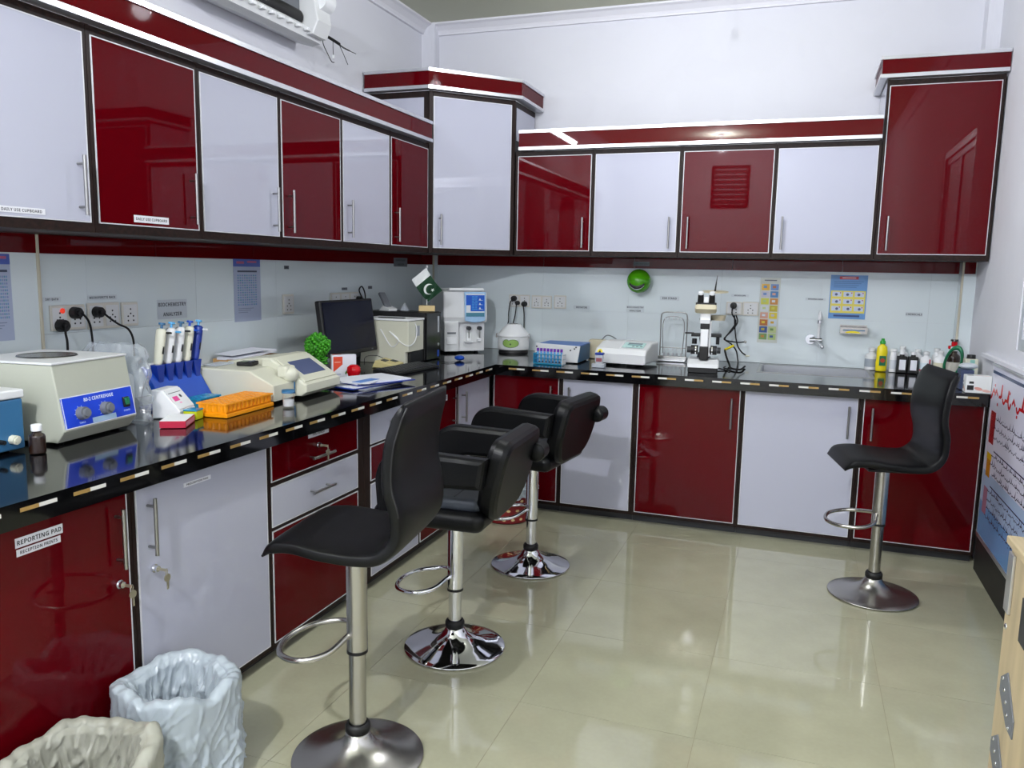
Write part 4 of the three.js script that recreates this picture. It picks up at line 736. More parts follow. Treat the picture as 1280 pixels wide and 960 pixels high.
{
  const t = thing('roller_mixer', 'white and blue blood roller mixer behind a tube rack', 'mixer', [0.34, TP, -0.215], 0);
  part(t, 'front_panel', front([[-0.14, 0.006], [0.14, 0.006], [0.155, 0.108], [-0.125, 0.115]], 0.012, 0.002, 0), M.offwhite, 'off white end plate'); part(t, 'body', bx(0.27, 0.095, 0.27, 0.01, 0.054, -0.145, 0.004), M.steelBlue, 'blue casing'); part(t, 'top_tray', bx(0.272, 0.008, 0.272, 0.01, 0.1065, -0.145, 0.003), std(0x2f6cc0, 0.35));
  for (const [x, y] of [[-0.12, 0.095], [0.12, 0.09], [0.095, 0.08], [0.13, 0.10]]) part(t, 'screw', cyZ(0.005, 0.003, x, y, 0.0075, 12), M.darkGrey);
  for (const x of [-0.11, 0.12]) part(t, 'foot', bx(0.03, 0.006, 0.2, x, 0.003, -0.13), M.rubber);
}
{
  const X = 0.335, Z = -0.105, W = 0.19;
  const t = thing('tube_rack', 'aqua blood tube rack before the roller mixer', 'rack', [X, TP, Z], -0.12);
  part(t, 'base', bx(W, 0.008, 0.055, 0, 0.0045, 0, 0.002), M.aqua); part(t, 'shelf', bx(W, 0.004, 0.05, 0, 0.035, 0), M.aqua); part(t, 'shelf', bx(W, 0.004, 0.05, 0, 0.06, 0), M.aqua);
  for (const s of [-1, 1]) part(t, 'end', bx(0.004, 0.066, 0.055, s * (W / 2 - 0.002), 0.034, 0), s > 0 ? M.offwhite : M.aqua);
  t.updateMatrixWorld();
  for (let i = 0; i < 8; i++) {
    const p = t.localToWorld(V3(-0.077 + i * 0.022, 0.0095, 0)), u = thing('blood_tube', 'small clear blood tube with purple cap in the aqua rack', 'tube', [p.x, p.y, p.z], 0, 'purple capped tubes in the aqua rack');
    part(u, 'tube', lathe([[0, 0.0], [0.004, 0.001], [0.0062, 0.005], [0.0062, 0.066], [0.0056, 0.066], [0, 0.064]], 16), M.lightBlue); part(u, 'cap', cy(0.0078, 0.0078, 0.018, 0, 0.0765, 0, 16), M.purple);
  }
}
{
  const t = thing('power_adapter', 'beige box power adapter behind the photometer', 'adapter', [0.505, TP, -0.60], 0.1);
  part(t, 'case', bx(0.10, 0.12, 0.09, 0, 0.061, 0, 0.006), M.beige); part(t, 'cable', tube([[0.03, 0.12, 0], [0.06, 0.15, 0], [0.10, 0.14, -0.01], [0.14, 0.10, -0.03], [0.15, 0.01, -0.04]], 0.0035, 24), M.grey);
}
{
  const t = thing('photometer', 'white bench photometer with small tilted keypad display', 'analyser', [0.735, TP, -0.27], -0.12);
  part(t, 'body', side([[0.03, 0.014], [0.035, 0.07], [0.01, 0.10], [-0.10, 0.135], [-0.24, 0.135], [-0.24, 0.014]], 0.32, 0.012), M.offwhite, 'white plastic housing'); part(t, 'ridge', side([[0.012, 0.101], [-0.10, 0.139], [-0.24, 0.139], [-0.24, 0.10]], 0.006, 0.001, -0.01), M.pureWhite);
  const f = (g) => at(g, 0.065, 0.1195, -0.045, -1.262), pm = printed(192, 128, (c, w, h) => { c.fillStyle = '#bfe0dc'; c.fillRect(0, 0, w, h); c.fillStyle = '#7d8890'; c.fillRect(34, 8, 130, 34); c.fillStyle = '#3c7f8c'; c.fillRect(34, 52, 130, 16); c.fillStyle = '#20242a'; for (let k = 0; k < 3; k++) { c.beginPath(); c.ellipse(96 + k * 36, 96, 14, 9, 0, 0, 7); c.fill(); } });
  part(t, 'keypad', f([bx(0.13, 0.075, 0.003, 0, 0, 0.002)]), pm, 'keypad with small display');
  part(t, 'warning_disc', at([cyZ(0.017, 0.002, 0, 0, 0, 24)], -0.125, 0.078, 0.031, -0.35), M.yellow); part(t, 'warning_mark', at([front([[-0.009, -0.007], [0.009, -0.007], [0, 0.010]], 0.001, 0)], -0.125, 0.079, 0.0325, -0.35), M.black);
  for (const x of [-0.09, 0.06]) part(t, 'foot', bx(0.06, 0.013, 0.16, x, 0.007, -0.1), M.black);
}
{
  const t = thing('sample_cup', 'clear cuvette cup with dark blue lid before photometer', 'cup', [0.638, TP, -0.105], 0);
  part(t, 'tray', bx(0.075, 0.022, 0.05, 0, 0.012, 0, 0.003), M.film); part(t, 'body', bx(0.042, 0.05, 0.03, 0.004, 0.0485, 0, 0.003), M.film); part(t, 'label', bx(0.034, 0.022, 0.001, 0.004, 0.046, 0.0158), std(0x8d4a52, 0.6)); part(t, 'lid', bx(0.05, 0.013, 0.036, 0.004, 0.0805, 0, 0.003), M.deepBlue);
}
{ // chrome wire stand
  const t = thing('esr_stand', 'chrome wire sedimentation stand against the tiles', 'stand', [0.982, TP, -0.675], 0);
  const w = 0.082, h = 0.31;
  part(t, 'frame', tube([[-w, 0.02, 0], [-w, 0.15, 0], [-w, h - 0.03, 0], [-w + 0.006, h - 0.008, 0], [-w + 0.028, h, 0], [0, h, 0], [w - 0.028, h, 0], [w - 0.006, h - 0.008, 0], [w, h - 0.03, 0], [w, 0.15, 0], [w, 0.02, 0]], 0.0042, 90), M.steel, 'bent wire frame');
  part(t, 'frame', tube([[-w + 0.02, 0.05, 0.012], [-w + 0.02, h - 0.05, 0.012], [-w + 0.04, h - 0.03, 0.012], [w - 0.04, h - 0.03, 0.012], [w - 0.02, h - 0.05, 0.012], [w - 0.02, 0.05, 0.012]], 0.0028, 80), M.steel);
  part(t, 'cross_bar', cyX(0.003, 2 * w, 0, 0.085, 0, 10), M.steel); part(t, 'base_rail', bx(2 * w + 0.03, 0.03, 0.03, -0.004, 0.0175, 0.004, 0.006), M.steel); part(t, 'base_rail', bx(2 * w + 0.02, 0.012, 0.07, -0.004, 0.007, 0.03, 0.004), M.alu);
  for (let i = 0; i < 5; i++) { part(t, 'clip', bx(0.006, 0.016, 0.014, -0.055 + i * 0.027, h - 0.038, 0.016, 0.002), M.alu); part(t, 'spring', cy(0.006, 0.006, 0.02, -0.055 + i * 0.027, 0.042, 0.004, 10), M.alu); part(t, 'clip', bx(0.006, 0.012, 0.012, -0.055 + i * 0.027, 0.075, 0.004, 0.002), M.alu); }
}
{ // microscope, seen from the arm side with both eyepieces to the user
  const t = thing('microscope', 'black and white binocular microscope by the worktop edge', 'microscope', [1.225, TP, -0.215], 0.1);
  part(t, 'base', side([[0.09, 0.03], [0.085, 0.05], [0.03, 0.072], [-0.12, 0.072], [-0.13, 0.03]], 0.175, 0.008), M.offwhite, 'white foot'); part(t, 'base_skirt', side([[0.086, 0.002], [0.086, 0.03], [-0.126, 0.03], [-0.126, 0.002]], 0.165, 0.006), M.black);
  part(t, 'lower_arm', bx(0.05, 0.075, 0.06, 0.0, 0.108, 0.03, 0.006), M.black); part(t, 'arm_plate', bx(0.044, 0.10, 0.05, 0.0, 0.196, 0.034, 0.006), M.pureWhite, 'white front plate'); part(t, 'arm_band', bx(0.05, 0.032, 0.055, 0.0, 0.262, 0.03, 0.005), M.black); part(t, 'upper_arm', side([[0.055, 0.278], [0.06, 0.30], [0.03, 0.335], [-0.09, 0.335], [-0.09, 0.30], [0.0, 0.278]], 0.058, 0.006), M.pureWhite); part(t, 'arm_cheek', bx(0.014, 0.20, 0.08, 0.03, 0.19, -0.0, 0.005), M.offwhite);
  for (const s of [-1, 1]) { part(t, 'coarse_knob', cyX(0.026, 0.04, s * 0.052, 0.125, 0.02, 28), M.black); part(t, 'fine_knob', cyX(0.018, 0.02, s * 0.083, 0.125, 0.02, 24), M.darkGrey); part(t, 'knob_ring', cyX(0.0268, 0.006, s * 0.045, 0.125, 0.02, 28), M.chrome); }
  part(t, 'stage', bx(0.17, 0.014, 0.12, 0.01, 0.205, -0.07, 0.003), M.black); part(t, 'stage_clip', bx(0.05, 0.008, 0.03, -0.085, 0.216, -0.03, 0.002), M.black); part(t, 'stage_knob', cy(0.01, 0.01, 0.05, 0.075, 0.18, -0.04, 14), M.black); part(t, 'stage_knob', cy(0.014, 0.014, 0.03, -0.055, 0.17, -0.03, 14), M.black);
  part(t, 'condenser', cy(0.03, 0.022, 0.05, 0, 0.165, -0.075, 24), M.black); part(t, 'illuminator', cy(0.032, 0.04, 0.03, 0, 0.088, -0.07, 24), M.darkGrey);
  const np = part(t, 'nosepiece', [cy(0.034, 0.03, 0.018, 0, 0.29, -0.075, 28)], M.darkGrey); for (let k = 0; k < 4; k++) part(np, 'objective', at([cy(0.011, 0.007, 0.045, 0, -0.022, 0, 16)], 0.02 * Math.cos(k * 1.57), 0.285, -0.075 + 0.02 * Math.sin(k * 1.57), 0.25 * Math.sin(k * 1.57), 0, -0.25 * Math.cos(k * 1.57)), M.chrome);
  part(t, 'head', side([[0.045, 0.335], [0.075, 0.36], [0.06, 0.385], [-0.07, 0.385], [-0.08, 0.345], [-0.05, 0.335]], 0.12, 0.012), M.beige, 'grey beige binocular head'); part(t, 'prism_cover', bx(0.115, 0.012, 0.09, 0, 0.388, 0.0, 0.004), M.black); part(t, 'bridge', bx(0.03, 0.035, 0.03, 0, 0.41, 0.02, 0.006), M.pureWhite);
  for (const s of [-1, 1]) { const f = (g) => at(g, s * 0.031, 0.395, 0.025, 0.35); const e = part(t, 'eyepiece_tube', f([cy(0.0155, 0.0175, 0.05, 0, 0.025, 0, 24)]), M.black); part(e, 'eyepiece', f([cy(0.014, 0.0155, 0.014, 0, 0.057, 0, 24), cy(0.010, 0.010, 0.002, 0, 0.0652, 0, 24)]), M.pureWhite); }
  part(t, 'shade_disc', at([cy(0.075, 0.075, 0.006, 0, 0, 0, 36)], 0.045, 0.455, -0.06, 0.06), M.beige, 'flat beige disc behind the eyepieces'); part(t, 'disc_post', cy(0.008, 0.008, 0.065, 0.03, 0.42, -0.06, 12), M.black); part(t, 'spike', at([cy(0.0012, 0.006, 0.09, 0, 0.045, 0, 10)], 0.045, 0.458, -0.06, 0, 0, -0.1), M.black, 'thin black spike'); part(t, 'camera_port', cy(0.045, 0.04, 0.03, 0.07, 0.305, -0.10, 28), M.beige);
  part(t, 'mains_lead', tube([[0.07, 0.012, -0.12], [0.12, 0.004, -0.10], [0.15, 0.004, -0.06], [0.155, 0.004, -0.12], [0.12, 0.005, -0.18], [0.13, 0.005, -0.26]], 0.0035, 50), M.black, 'black mains lead');
}
// bottles and boxes right of the sink
{
  const t = thing('detergent_bottle', 'yellow dish soap bottle with green cap beside the sink', 'bottle', [2.205, TP, -0.735], 0.1);
  const g = lathe([[0, 0.001], [0.028, 0.001], [0.031, 0.008], [0.032, 0.05], [0.0285, 0.085], [0.031, 0.115], [0.026, 0.148], [0.013, 0.160], [0.013, 0.168], [0, 0.168]], 36).scale(1, 1, 0.62); part(t, 'body', g, M.yellow, 'yellow plastic body'); part(t, 'cap', [lathe([[0.016, 0.166], [0.016, 0.18], [0.010, 0.186], [0.009, 0.197], [0, 0.197]], 24)], std(0x1f9a2c, 0.35)); const l = part(t, 'label', bx(0.036, 0.058, 0.001, 0.002, 0.066, 0.0205), M.darkGreen); part(l, 'label_mark', [cyZ(0.013, 0.0012, 0.002, 0.068, 0.0208, 20)], std(0xb03a18, 0.5));
}
roundBottle('cleaner_bottle', 'slim white bottle beside the yellow dish soap', [2.268, TP, -0.735], 0.020, 0.125, 0.017, 0.014, M.pureWhite, M.pureWhite, std(0xcfd4dc, 0.5));
roundBottle('cleaner_bottle', 'white bottle with grey band behind the yellow dish soap', [2.155, TP, -0.805], 0.036, 0.115, 0.016, 0.02, M.offwhite, M.offwhite, std(0x9aa3ad, 0.5));
for (const [i, x] of [[0, 2.313], [1, 2.372]]) {
  const t = thing('reagent_bottle', i ? 'black square reagent bottle with white label further from the dish soap' : 'black square reagent bottle with white label nearer the dish soap', 'bottle', [x, TP, -0.72], 0);
  part(t, 'body', bx(0.054, 0.098, 0.045, 0, 0.0497, 0, 0.005), M.black); part(t, 'neck', cy(0.012, 0.014, 0.012, 0, 0.104, 0, 20), M.black); part(t, 'cap', cy(0.015, 0.015, 0.017, 0, 0.1185, 0, 24), M.pureWhite); part(t, 'label', bx(0.034, 0.06, 0.001, 0.002, 0.05, 0.0232), M.paper, 'white paper label');
}
[[2.322, -0.795, 0.033, 0.135, 0xe2e5e8, 'rounded white bottle behind the black reagent bottles'], [2.405, -0.80, 0.034, 0.12, 0xbfd3e2, 'white bottle with pale blue label behind black bottles'], [2.44, -0.72, 0.032, 0.115, 0xd4e2ea, 'white bottle with red and blue label stripes'], [2.505, -0.795, 0.026, 0.13, 0xe6e6e2, 'white bottle against the corner pillar tiles'], [2.512, -0.71, 0.034, 0.125, 0xcfcdb4, 'white bottle with cream contents beside the black jug']].forEach(([x, z, r, h, c, l], i) => {
  const t = roundBottle('chemical_bottle', l, [x, TP, z], r, h, 0.014, 0.018, M.pureWhite, M.offwhite, std(c, 0.5));
  if (i === 2) { part(t, 'label_stripe', new THREE.CylinderGeometry(r + 0.001, r + 0.001, 0.008, 32, 1, true).translate(0, 0.025, 0), M.crimson); part(t, 'label_stripe', bx(0.006, 0.07, 0.004, 0.016, 0.055, r * 0.9), M.crimson); }
});
roundBottle('chemical_bottle', 'dark brown bottle with white cap behind the green hose', [2.562, TP, -0.60], 0.034, 0.155, 0.016, 0.022, M.brown, M.pureWhite, std(0xc9c6bb, 0.5));
{
  const t = thing('spray_head_bottle', 'bottle with red trigger cap behind the white bottles', 'bottle', [2.575, TP, -0.70], 0);
  part(t, 'body', lathe([[0, 0.001], [0.028, 0.001], [0.03, 0.006], [0.03, 0.115], [0.014, 0.15], [0.014, 0.16], [0, 0.16]], 28), M.offwhite); part(t, 'trigger', [bx(0.03, 0.04, 0.03, 0, 0.18, 0, 0.008), bx(0.02, 0.02, 0.02, -0.022, 0.166, 0.006, 0.006)], M.brightRed, 'red trigger cap'); part(t, 'cap_disc', cy(0.02, 0.022, 0.012, 0, 0.2065, 0, 24), M.brown);
}
{
  const t = thing('rubber_hose', 'green rubber hose loop leaning among the bottles', 'hose', [2.545, TP, -0.50], -0.5);
  part(t, 'loop', at([new THREE.TorusGeometry(0.075, 0.012, 14, 56).scale(0.55, 1.12, 1)], 0, 0.098, 0, 0, 0, -0.22), M.darkGreen, 'green rubber tube loop');
}
{
  const t = thing('reagent_carton', 'cream carton with green stripe and dark cap in corner', 'carton', [2.605, TP, -0.36], 0);
  part(t, 'body', bx(0.062, 0.135, 0.07, 0, 0.0685, 0, 0.004), M.cream); part(t, 'stripe', bx(0.022, 0.12, 0.001, 0.002, 0.072, 0.0356), std(0x8fc7bd, 0.5)); part(t, 'cap', cy(0.02, 0.022, 0.02, 0, 0.1465, 0, 24), M.black);
}
{
  const t = thing('blue_box', 'small dark blue patterned box under plastic wrap', 'box', [2.545, TP, -0.13], 0); part(t, 'box', bx(0.06, 0.10, 0.10, 0, 0.051, 0, 0.003), std(0x3a4668, 0.5)); part(t, 'wrap', sph(0.04, 0.01, 0.118, 0, 1.1, 0.4, 1), M.poly, 'crumpled clear wrap');
}
{
  const m = printed(256, 150, (c, w, h) => { c.fillStyle = '#e6e9ea'; c.fillRect(0, 0, w, h); c.fillStyle = '#14161a'; c.fillRect(34, 50, 46, 20); c.fillRect(16, 84, 66, 42); c.fillStyle = '#d89a90'; c.beginPath(); c.ellipse(130, 112, 42, 14, 0.15, 0, 7); c.fill(); c.fillStyle = '#e3b4aa'; c.beginPath(); c.ellipse(210, 128, 44, 11, 0.1, 0, 7); c.fill(); });
  const t = thing('glove_box', 'white glove carton with hand picture at worktop end', 'box', [2.578, TP, -0.006], 0); part(t, 'carton', bx(0.112, 0.085, 0.07, 0, 0.0435, 0, 0.0012), m, 'white carton printed with a hand');
}

// ------------------------------------------------------------------ things on the splashback
const WT = 0.0083;                                    // face of the wall tiles
// rectangle on a wall from two pixels; returns centre, width, height, turn
function onWall(run, tl, br, face = WT) {
  const ax = run === 'L' ? 'x' : 'z', v = (run === 'L' ? XW : ZW) + face, a = on(ax, v, ...tl), b = on(ax, v, ...br);
  return { pos: [(a.x + b.x) / 2, (a.y + b.y) / 2, (a.z + b.z) / 2], w: run === 'L' ? a.z - b.z : b.x - a.x, h: a.y - b.y, turn: run === 'L' ? LT : 0 };
}
function wallSocket(run, tl, br, label, gangs = 1, red = false) {
  const r = onWall(run, tl, br), t = thing('wall_socket', label, 'socket', r.pos, r.turn);
  part(t, 'plate', bx(r.w - 0.002, r.h, 0.009, 0, 0, 0.005, 0.0025), M.plateWhite, 'off white plastic plate');
  for (let g = 0; g < gangs; g++) {
    const x = -r.w / 2 + r.w * (g + 0.5) / gangs, s = Math.min(r.w / gangs, r.h) * 0.16;
    part(t, 'insert', bx(r.w / gangs * 0.8, r.h * 0.8, 0.002, x, 0, 0.0102, 0.0008), M.offwhite);
    for (const [dx, dy] of [[0, 1.5], [-1, -0.6], [1, -0.6], [-1, -1.9], [1, -1.9], [0, 0.2]]) part(t, 'pin_hole', cyZ(0.0036, 0.0012, x + dx * s, dy * s, 0.0114, 10), M.black);
  }
  if (red) part(t, 'indicator', cyZ(0.010, 0.003, -r.w * 0.18, r.h * 0.28, 0.0125, 18), std(0xd8452c, 0.4, 0, { emissive: 0xff3a1c, emissiveIntensity: 0.5 }), 'glowing orange red indicator');
  return t;
}
wallSocket('L', [60, 382], [105.5, 411], 'twin wall socket with orange indicator under dry bath label', 2, true);
wallSocket('L', [107, 379], [148.5, 409], 'twin wall socket under micropipette rack label', 2);
wallSocket('L', [149.5, 378], [171.5, 406.5], 'single wall socket beside the biochemistry analyser label', 1);
wallSocket('L', [352, 368], [366, 392], 'single wall socket between poster and monitor', 1);
wallSocket('L', [412, 366], [447, 385], 'wide wall socket half hidden behind the monitor', 3);
wallSocket('B', [637, 368], [662.5, 384], 'wall socket crowded with black plugs above the round centrifuge', 2);
wallSocket('B', [665, 369], [690, 386], 'twin wall socket without plugs beside the crowded socket', 2);
wallSocket('B', [693, 369], [708, 386], 'single wall socket beside the rotator label', 1);
wallSocket('B', [908, 377], [927.5, 394], 'wall socket with black plug beside the microscope', 1);
wallSocket('B', [928.5, 377], [948, 395], 'wall socket without plug beside the narrow poster', 1);
function plug(run, px, label, path, r = 0.019) {      // path: pixels with a distance from the wall each
  const ax = run === 'L' ? 'x' : 'z', W = run === 'L' ? XW : ZW, p = on(ax, W + WT + 0.012, ...px), t = thing('power_plug', label, 'plug', [p.x, p.y, p.z], run === 'L' ? LT : 0);
  part(t, 'head', [cyZ(r, 0.026, 0, 0, 0.0136, 20, r * 1.08), cyZ(r * 0.6, 0.012, 0, 0, 0.032, 16)], M.black, 'black moulded plug'); t.updateMatrixWorld();
  const pts = path.map(([x, y, d]) => { const p = on(ax, W + WT + d, x, y); return t.worldToLocal(p.y < HC + 0.007 ? TOP(x, y, HC + 0.007) : p).toArray(); });
  part(t, 'cord', tube([[0, 0, 0.036], ...pts], 0.0042, 48), M.rubber, 'black cord');
}
plug('L', [75, 407], 'black plug with cord falling behind the grey centrifuge', [[82, 415, 0.05], [84, 426, 0.05], [85, 445, 0.05], [86, 462, 0.04]], 0.022);
plug('L', [92, 391], 'black plug beside the orange indicator with cord to the bag', [[104, 393, 0.05], [111, 402, 0.05], [115, 420, 0.04], [117, 450, 0.03], [118, 470, 0.03]], 0.021);
plug('L', [120, 390], 'black plug with slanting cord under micropipette rack label', [[134, 395, 0.05], [148, 405, 0.05], [160, 411, 0.05], [166, 422, 0.05], [168, 445, 0.05]], 0.02);
plug('L', [447, 374], 'black plug with looped cord above the monitor', [[449, 362, 0.04], [452, 358, 0.045], [456, 366, 0.045], [457, 380, 0.045], [457, 392, 0.05]], 0.018);
plug('B', [643, 373], 'black plug at the outer end of the crowded socket', [[638, 378, 0.05], [636, 390, 0.06], [635.5, 402, 0.05], [632, 412, 0.02], [628, 430, 0.015]], 0.018);
plug('B', [647.5, 378.5], 'small black plug in the middle of the crowded socket', [[645, 386, 0.05], [643.5, 396, 0.05], [641.5, 404, 0.02], [640, 425, 0.014]], 0.014);
plug('B', [656, 380], 'black plug with straight cord beside the round centrifuge', [[655, 392, 0.04], [655, 405, 0.03], [655, 422, 0.02], [657, 434, 0.02]], 0.018);
plug('B', [917, 382], 'black plug with tangled cords beside the microscope', [[915, 392, 0.05], [920, 402, 0.05], [912, 415, 0.06], [906, 424, 0.07], [914, 430, 0.08], [920, 438, 0.09], [922, 448, 0.10], [921, 462, 0.16]], 0.020);
{ // loose cables under that plug
  const c = (ps, m, n, t, r) => part(t, n, tube(ps.map(([x, y, d]) => { const p = on('z', ZW + WT + d + 0.06, x, y); return (p.y < HC + 0.009 ? TOP(x, y, HC + 0.009) : p).toArray(); }), r || 0.0042, 50), m);
  const t = thing('cable_bundle', 'tangle of black cables with yellow plug beside microscope', 'cables', [0, 0, 0]);
  c([[920, 394, 0.03], [922, 402, 0.04], [916, 412, 0.05], [908, 420, 0.05], [905, 424, 0.06], [915, 427, 0.06], [925, 428, 0.06], [932, 427, 0.06]], M.rubber, 'cable', t); c([[918, 394, 0.03], [919, 415, 0.04], [922, 432, 0.05], [927, 440, 0.06], [932, 444, 0.06]], M.rubber, 'cable', t); c([[906, 438, 0.12], [908, 446, 0.16], [911, 454, 0.20], [916, 461, 0.24], [924, 462, 0.24], [931, 458, 0.2]], M.rubber, 'cable', t, 0.006);
  c([[906, 437, 0.12], [911, 435, 0.10], [917, 432, 0.08]], M.yellow, 'yellow_connector', t, 0.0075); c([[932, 445, 0.06], [937, 445, 0.06]], M.cream, 'pale_connector', t, 0.0055); c([[930, 427, 0.06], [933, 428, 0.06]], M.satin, 'jack', t, 0.007);
}
function wallLabel(run, tl, br, text, label, bg = '#c6cfd4', fg = '#20242e') { const r = onWall(run, tl, br), t = thing('wall_label', label, 'label', r.pos, r.turn); part(t, 'paper', bx(r.w, r.h, 0.0008, 0, 0, 0.0006), textMat(text, 256, Math.max(40, Math.round(256 * r.h / r.w)), bg, fg), 'printed paper strip'); }
wallLabel('L', [53, 371.5], [76, 377], 'DRY BATH', 'paper label reading dry bath on the tiles');
wallLabel('L', [109, 369], [146, 374.5], 'MICROPIPETTE RACK', 'paper label reading micropipette rack on the tiles');
wallLabel('L', [196, 375], [234, 397], ['BIOCHEMISTRY', 'ANALYZER'], 'two line paper label reading biochemistry analyser', '#c0c8d0');
wallLabel('L', [427, 359.5], [434, 362.5], 'CBC', 'tiny dark label over the socket behind the monitor', '#5a6068', '#15171c');
wallLabel('L', [460, 357.5], [465, 361], 'PC', 'tiny dark label near the computer tower', '#5a6068', '#15171c');
wallLabel('L', [355, 332], [361, 336.5], 'UPS', 'tiny dark label above single socket', '#565c66', '#15171c');
wallLabel('B', [717, 381.5], [737, 387], 'ROTATOR', 'paper label reading rotator on the tiles');
wallLabel('B', [783, 381.5], [805, 391], ['BIOCHEMISTRY', 'ANALYZER'], 'small two line label above the photometer');
wallLabel('B', [825, 370], [849, 376], 'ESR STAND', 'paper label reading ESR stand above the wire stand');
wallLabel('B', [914, 367.5], [936, 371.5], 'MICROSCOPE', 'paper label reading microscope above the sockets');
wallLabel('B', [1007, 372], [1032, 376], 'WASHING AREA', 'paper label above the tap');
wallLabel('B', [1132, 390], [1153, 396], 'CHEMICALS', 'paper label above the row of bottles');
for (const [run, tl, br, txt, l] of [['L', [492, 322], [509, 333.5], ['HAEMATOLOGY', 'ANALYZER'], 'grey two line label plate on red tiles near corner'], ['B', [792, 327], [811.5, 332.5], 'CENTRIFUGE', 'grey label plate on red tiles above the green ball']]) wallLabel(run, tl, br, txt, l, '#6f747a', '#24272e');
function poster(run, tl, br, label, draw, tw = 256, th = 384, face) { const r = onWall(run, tl, br, face), t = thing('wall_poster', label, 'poster', r.pos, r.turn); part(t, 'print', bx(r.w, r.h, 0.0012, 0, 0, 0.0008), printed(tw, th, draw, { roughness: 0.3 }), 'laminated print'); return t; }
const calendar = (c, w, h) => { c.fillStyle = '#a9b3cb'; c.fillRect(0, 0, w, h); c.fillStyle = '#4a5fb0'; c.fillRect(0, 0, w, 46); c.fillStyle = '#b8577a'; c.fillRect(30, 14, 70, 14); c.fillRect(130, 10, 90, 12); c.fillStyle = '#3a4258'; c.fillRect(36, 70, w - 70, 10); for (let j = 0; j < 13; j++) for (let i = 0; i < 9; i++) { c.fillStyle = ['#6d8fc0', '#8097b4', '#7f86b8', '#5f93a8'][(i * 5 + j * 3) % 4]; c.fillRect(34 + i * 21, 96 + j * 15, 14, 9); } c.fillStyle = '#8088a0'; for (let k = 0; k < 3; k++) c.fillRect(36, 302 + k * 12, 150 - k * 30, 4); };
poster('L', [291, 323.5], [326.5, 400], 'blue calendar style poster between pipettes and monitor', calendar); poster('L', [-20, 316.5], [18.5, 425], 'blue table poster on the pillar above the dry bath', calendar, 256, 384, 0.0225);
poster('B', [951, 347], [971, 429], 'narrow picture chart poster beside the tap', (c, w, h) => { c.fillStyle = '#c3c8c0'; c.fillRect(0, 0, w, h); const p = ['#d2a01e', '#5f83b8', '#b9b6c4', '#3f78ae', '#c3c43c', '#c08030', '#c9ced2', '#b7a81c', '#cf9a84', '#d8c32a', '#b5661c', '#c3cfd8', '#2f5290', '#b9c88a', '#6f9350', '#a9c07a']; for (let k = 0; k < 16; k++) { c.fillStyle = p[k]; c.fillRect(k % 2 ? 78 : 12, 44 + (k >> 1) * 50, 58, 44); c.fillStyle = p[(k * 7 + 3) % 16]; c.fillRect((k % 2 ? 78 : 12) + 14, 56 + (k >> 1) * 50, 24, 16); } c.fillStyle = '#5c6068'; c.fillRect(30, 14, 90, 8); }, 148, 460);
poster('B', [1039, 343.5], [1081, 399.5], 'blue and yellow instruction poster with small pictures', (c, w, h) => { c.fillStyle = '#5f93cc'; c.fillRect(0, 0, w, h); c.fillStyle = '#c22434'; c.fillRect(62, 10, 130, 22); c.fillStyle = '#f2d9dc'; c.fillRect(80, 17, 94, 7); c.fillStyle = '#3f70a8'; for (let k = 0; k < 4; k++) c.fillRect(24, 46 + k * 14, 206 - k * 16, 5); c.fillStyle = '#e3d55a'; c.fillRect(8, 118, w - 16, 168); for (let j = 0; j < 3; j++) for (let i = 0; i < 3; i++) { c.fillStyle = '#c9d3e6'; c.fillRect(18 + i * 78, 126 + j * 54, 64, 36); c.fillStyle = '#50597c'; c.beginPath(); c.arc(46 + i * 78 + 5 * j, 146 + j * 54, 10, 0, 7); c.fill(); c.fillStyle = '#b8432c'; c.fillRect(70 + i * 78, 130 + j * 54, 8, 8); } c.fillStyle = '#28407a'; c.fillRect(36, 300, 180, 14); }, 256, 330);
{ // green ball fixed to the tiles
  const p = on('z', ZW + 0.075, 799, 351.5), t = thing('wall_ball', 'glossy green ball with black smile fixed under red tiles', 'ornament', [p.x, p.y, ZW + WT], 0);
  const R = 0.078; part(t, 'ball', sph(R, 0, 0, R + 0.001), M.green, 'glossy green ball');
  const arc = (y0, r, w0, n) => Array.from({ length: n }, (_, i) => { const a = -0.68 + 1.36 * i / (n - 1), y = y0 + 0.022 * (a / 0.68) ** 2; const q = Math.sqrt(Math.max(0, r * r - y * y)); return [q * Math.sin(a), y, R + q * Math.cos(a)]; });
  part(t, 'smile', sweep(arc(-0.036, R * 1.0, 0, 15), 30, (u) => [0.004, 0.0125 * Math.sin(Math.PI * u) ** 0.6 + 0.002, 2], [0, 0, 1], 12), M.black, 'black smile shape'); part(t, 'smile_edge', sweep(arc(-0.049, R * 1.0, 0, 15), 30, (u) => [0.004, 0.006 * Math.sin(Math.PI * u) ** 0.6 + 0.001, 2], [0, 0, 1], 12), M.pureWhite, 'white edge below the smile'); part(t, 'fixing', cyZ(0.02, 0.004, 0, 0, 0.0025, 16), M.darkGrey);
}
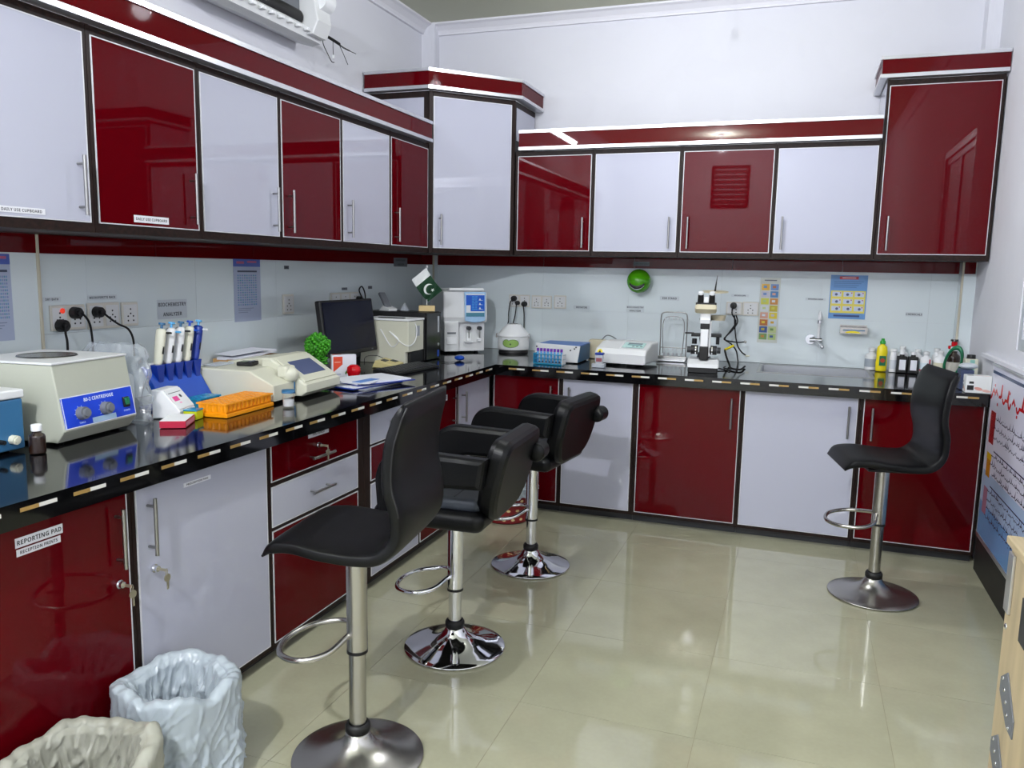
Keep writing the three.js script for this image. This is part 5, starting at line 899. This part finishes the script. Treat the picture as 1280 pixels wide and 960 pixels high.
{ // tap
  const p = on('z', ZW + WT, 1013, 424), t = thing('wall_tap', 'chrome wall tap with clear upright lever above the sink', 'tap', [p.x, p.y, ZW + WT], 0);
  part(t, 'wall_flange', [cyZ(0.030, 0.008, 0, 0, 0.0045, 32, 0.033), cyZ(0.018, 0.04, 0, 0, 0.026, 24)], M.chrome, 'round chrome flange'); part(t, 'valve_body', cyX(0.015, 0.07, 0.03, 0.0, 0.05, 24), M.chrome);
  part(t, 'riser', cy(0.008, 0.009, 0.10, 0.045, 0.055, 0.05, 18), M.offwhite); part(t, 'riser_ring', cy(0.013, 0.013, 0.02, 0.045, 0.112, 0.05, 20), M.chrome); part(t, 'lever', lathe([[0, 0.06], [0.003, 0.058], [0.011, 0.03], [0.012, 0.005], [0.010, 0], [0, 0]].reverse(), 24).translate(0.045, 0.123, 0.05), M.pureWhite, 'pale pointed lever'); part(t, 'spout', [tube([[0.03, -0.006, 0.05], [0.045, -0.016, 0.10], [0.058, -0.024, 0.16], [0.066, -0.028, 0.22]], 0.011, 30, false, 14), sph(0.011, 0.066, -0.028, 0.22)], M.alu, 'spout reaching out over the sink');
}
{
  const r = onWall('B', [1050, 405.5], [1083, 417]), t = thing('soap_dish', 'metal wall soap dish with yellow print under the poster', 'soap dish', r.pos, 0);
  part(t, 'tray', [bx(r.w, r.h, 0.004, 0, 0, 0.0025), bx(r.w, 0.004, 0.075, 0, -r.h / 2 + 0.002, 0.04), bx(r.w, r.h * 0.75, 0.003, 0, -r.h * 0.12, 0.077), bx(0.004, r.h * 0.75, 0.07, -r.w / 2 + 0.002, -r.h * 0.12, 0.04), bx(0.004, r.h * 0.75, 0.07, r.w / 2 - 0.002, -r.h * 0.12, 0.04)], M.satin, 'brushed metal tray'); part(t, 'print', [new THREE.CircleGeometry(0.03, 24, 0, Math.PI).scale(1.4, 0.45, 1).translate(-0.005, -r.h * 0.42, 0.0795)], M.yellow); part(t, 'wave', bx(r.w * 0.8, 0.006, 0.001, 0, -0.004, 0.0792), M.steelBlue);
}

// ------------------------------------------------------------------ hand over
scene.traverse((o) => { if (o.isMesh) { o.castShadow = true; o.receiveShadow = true; } });
renderer.render(scene, camera);
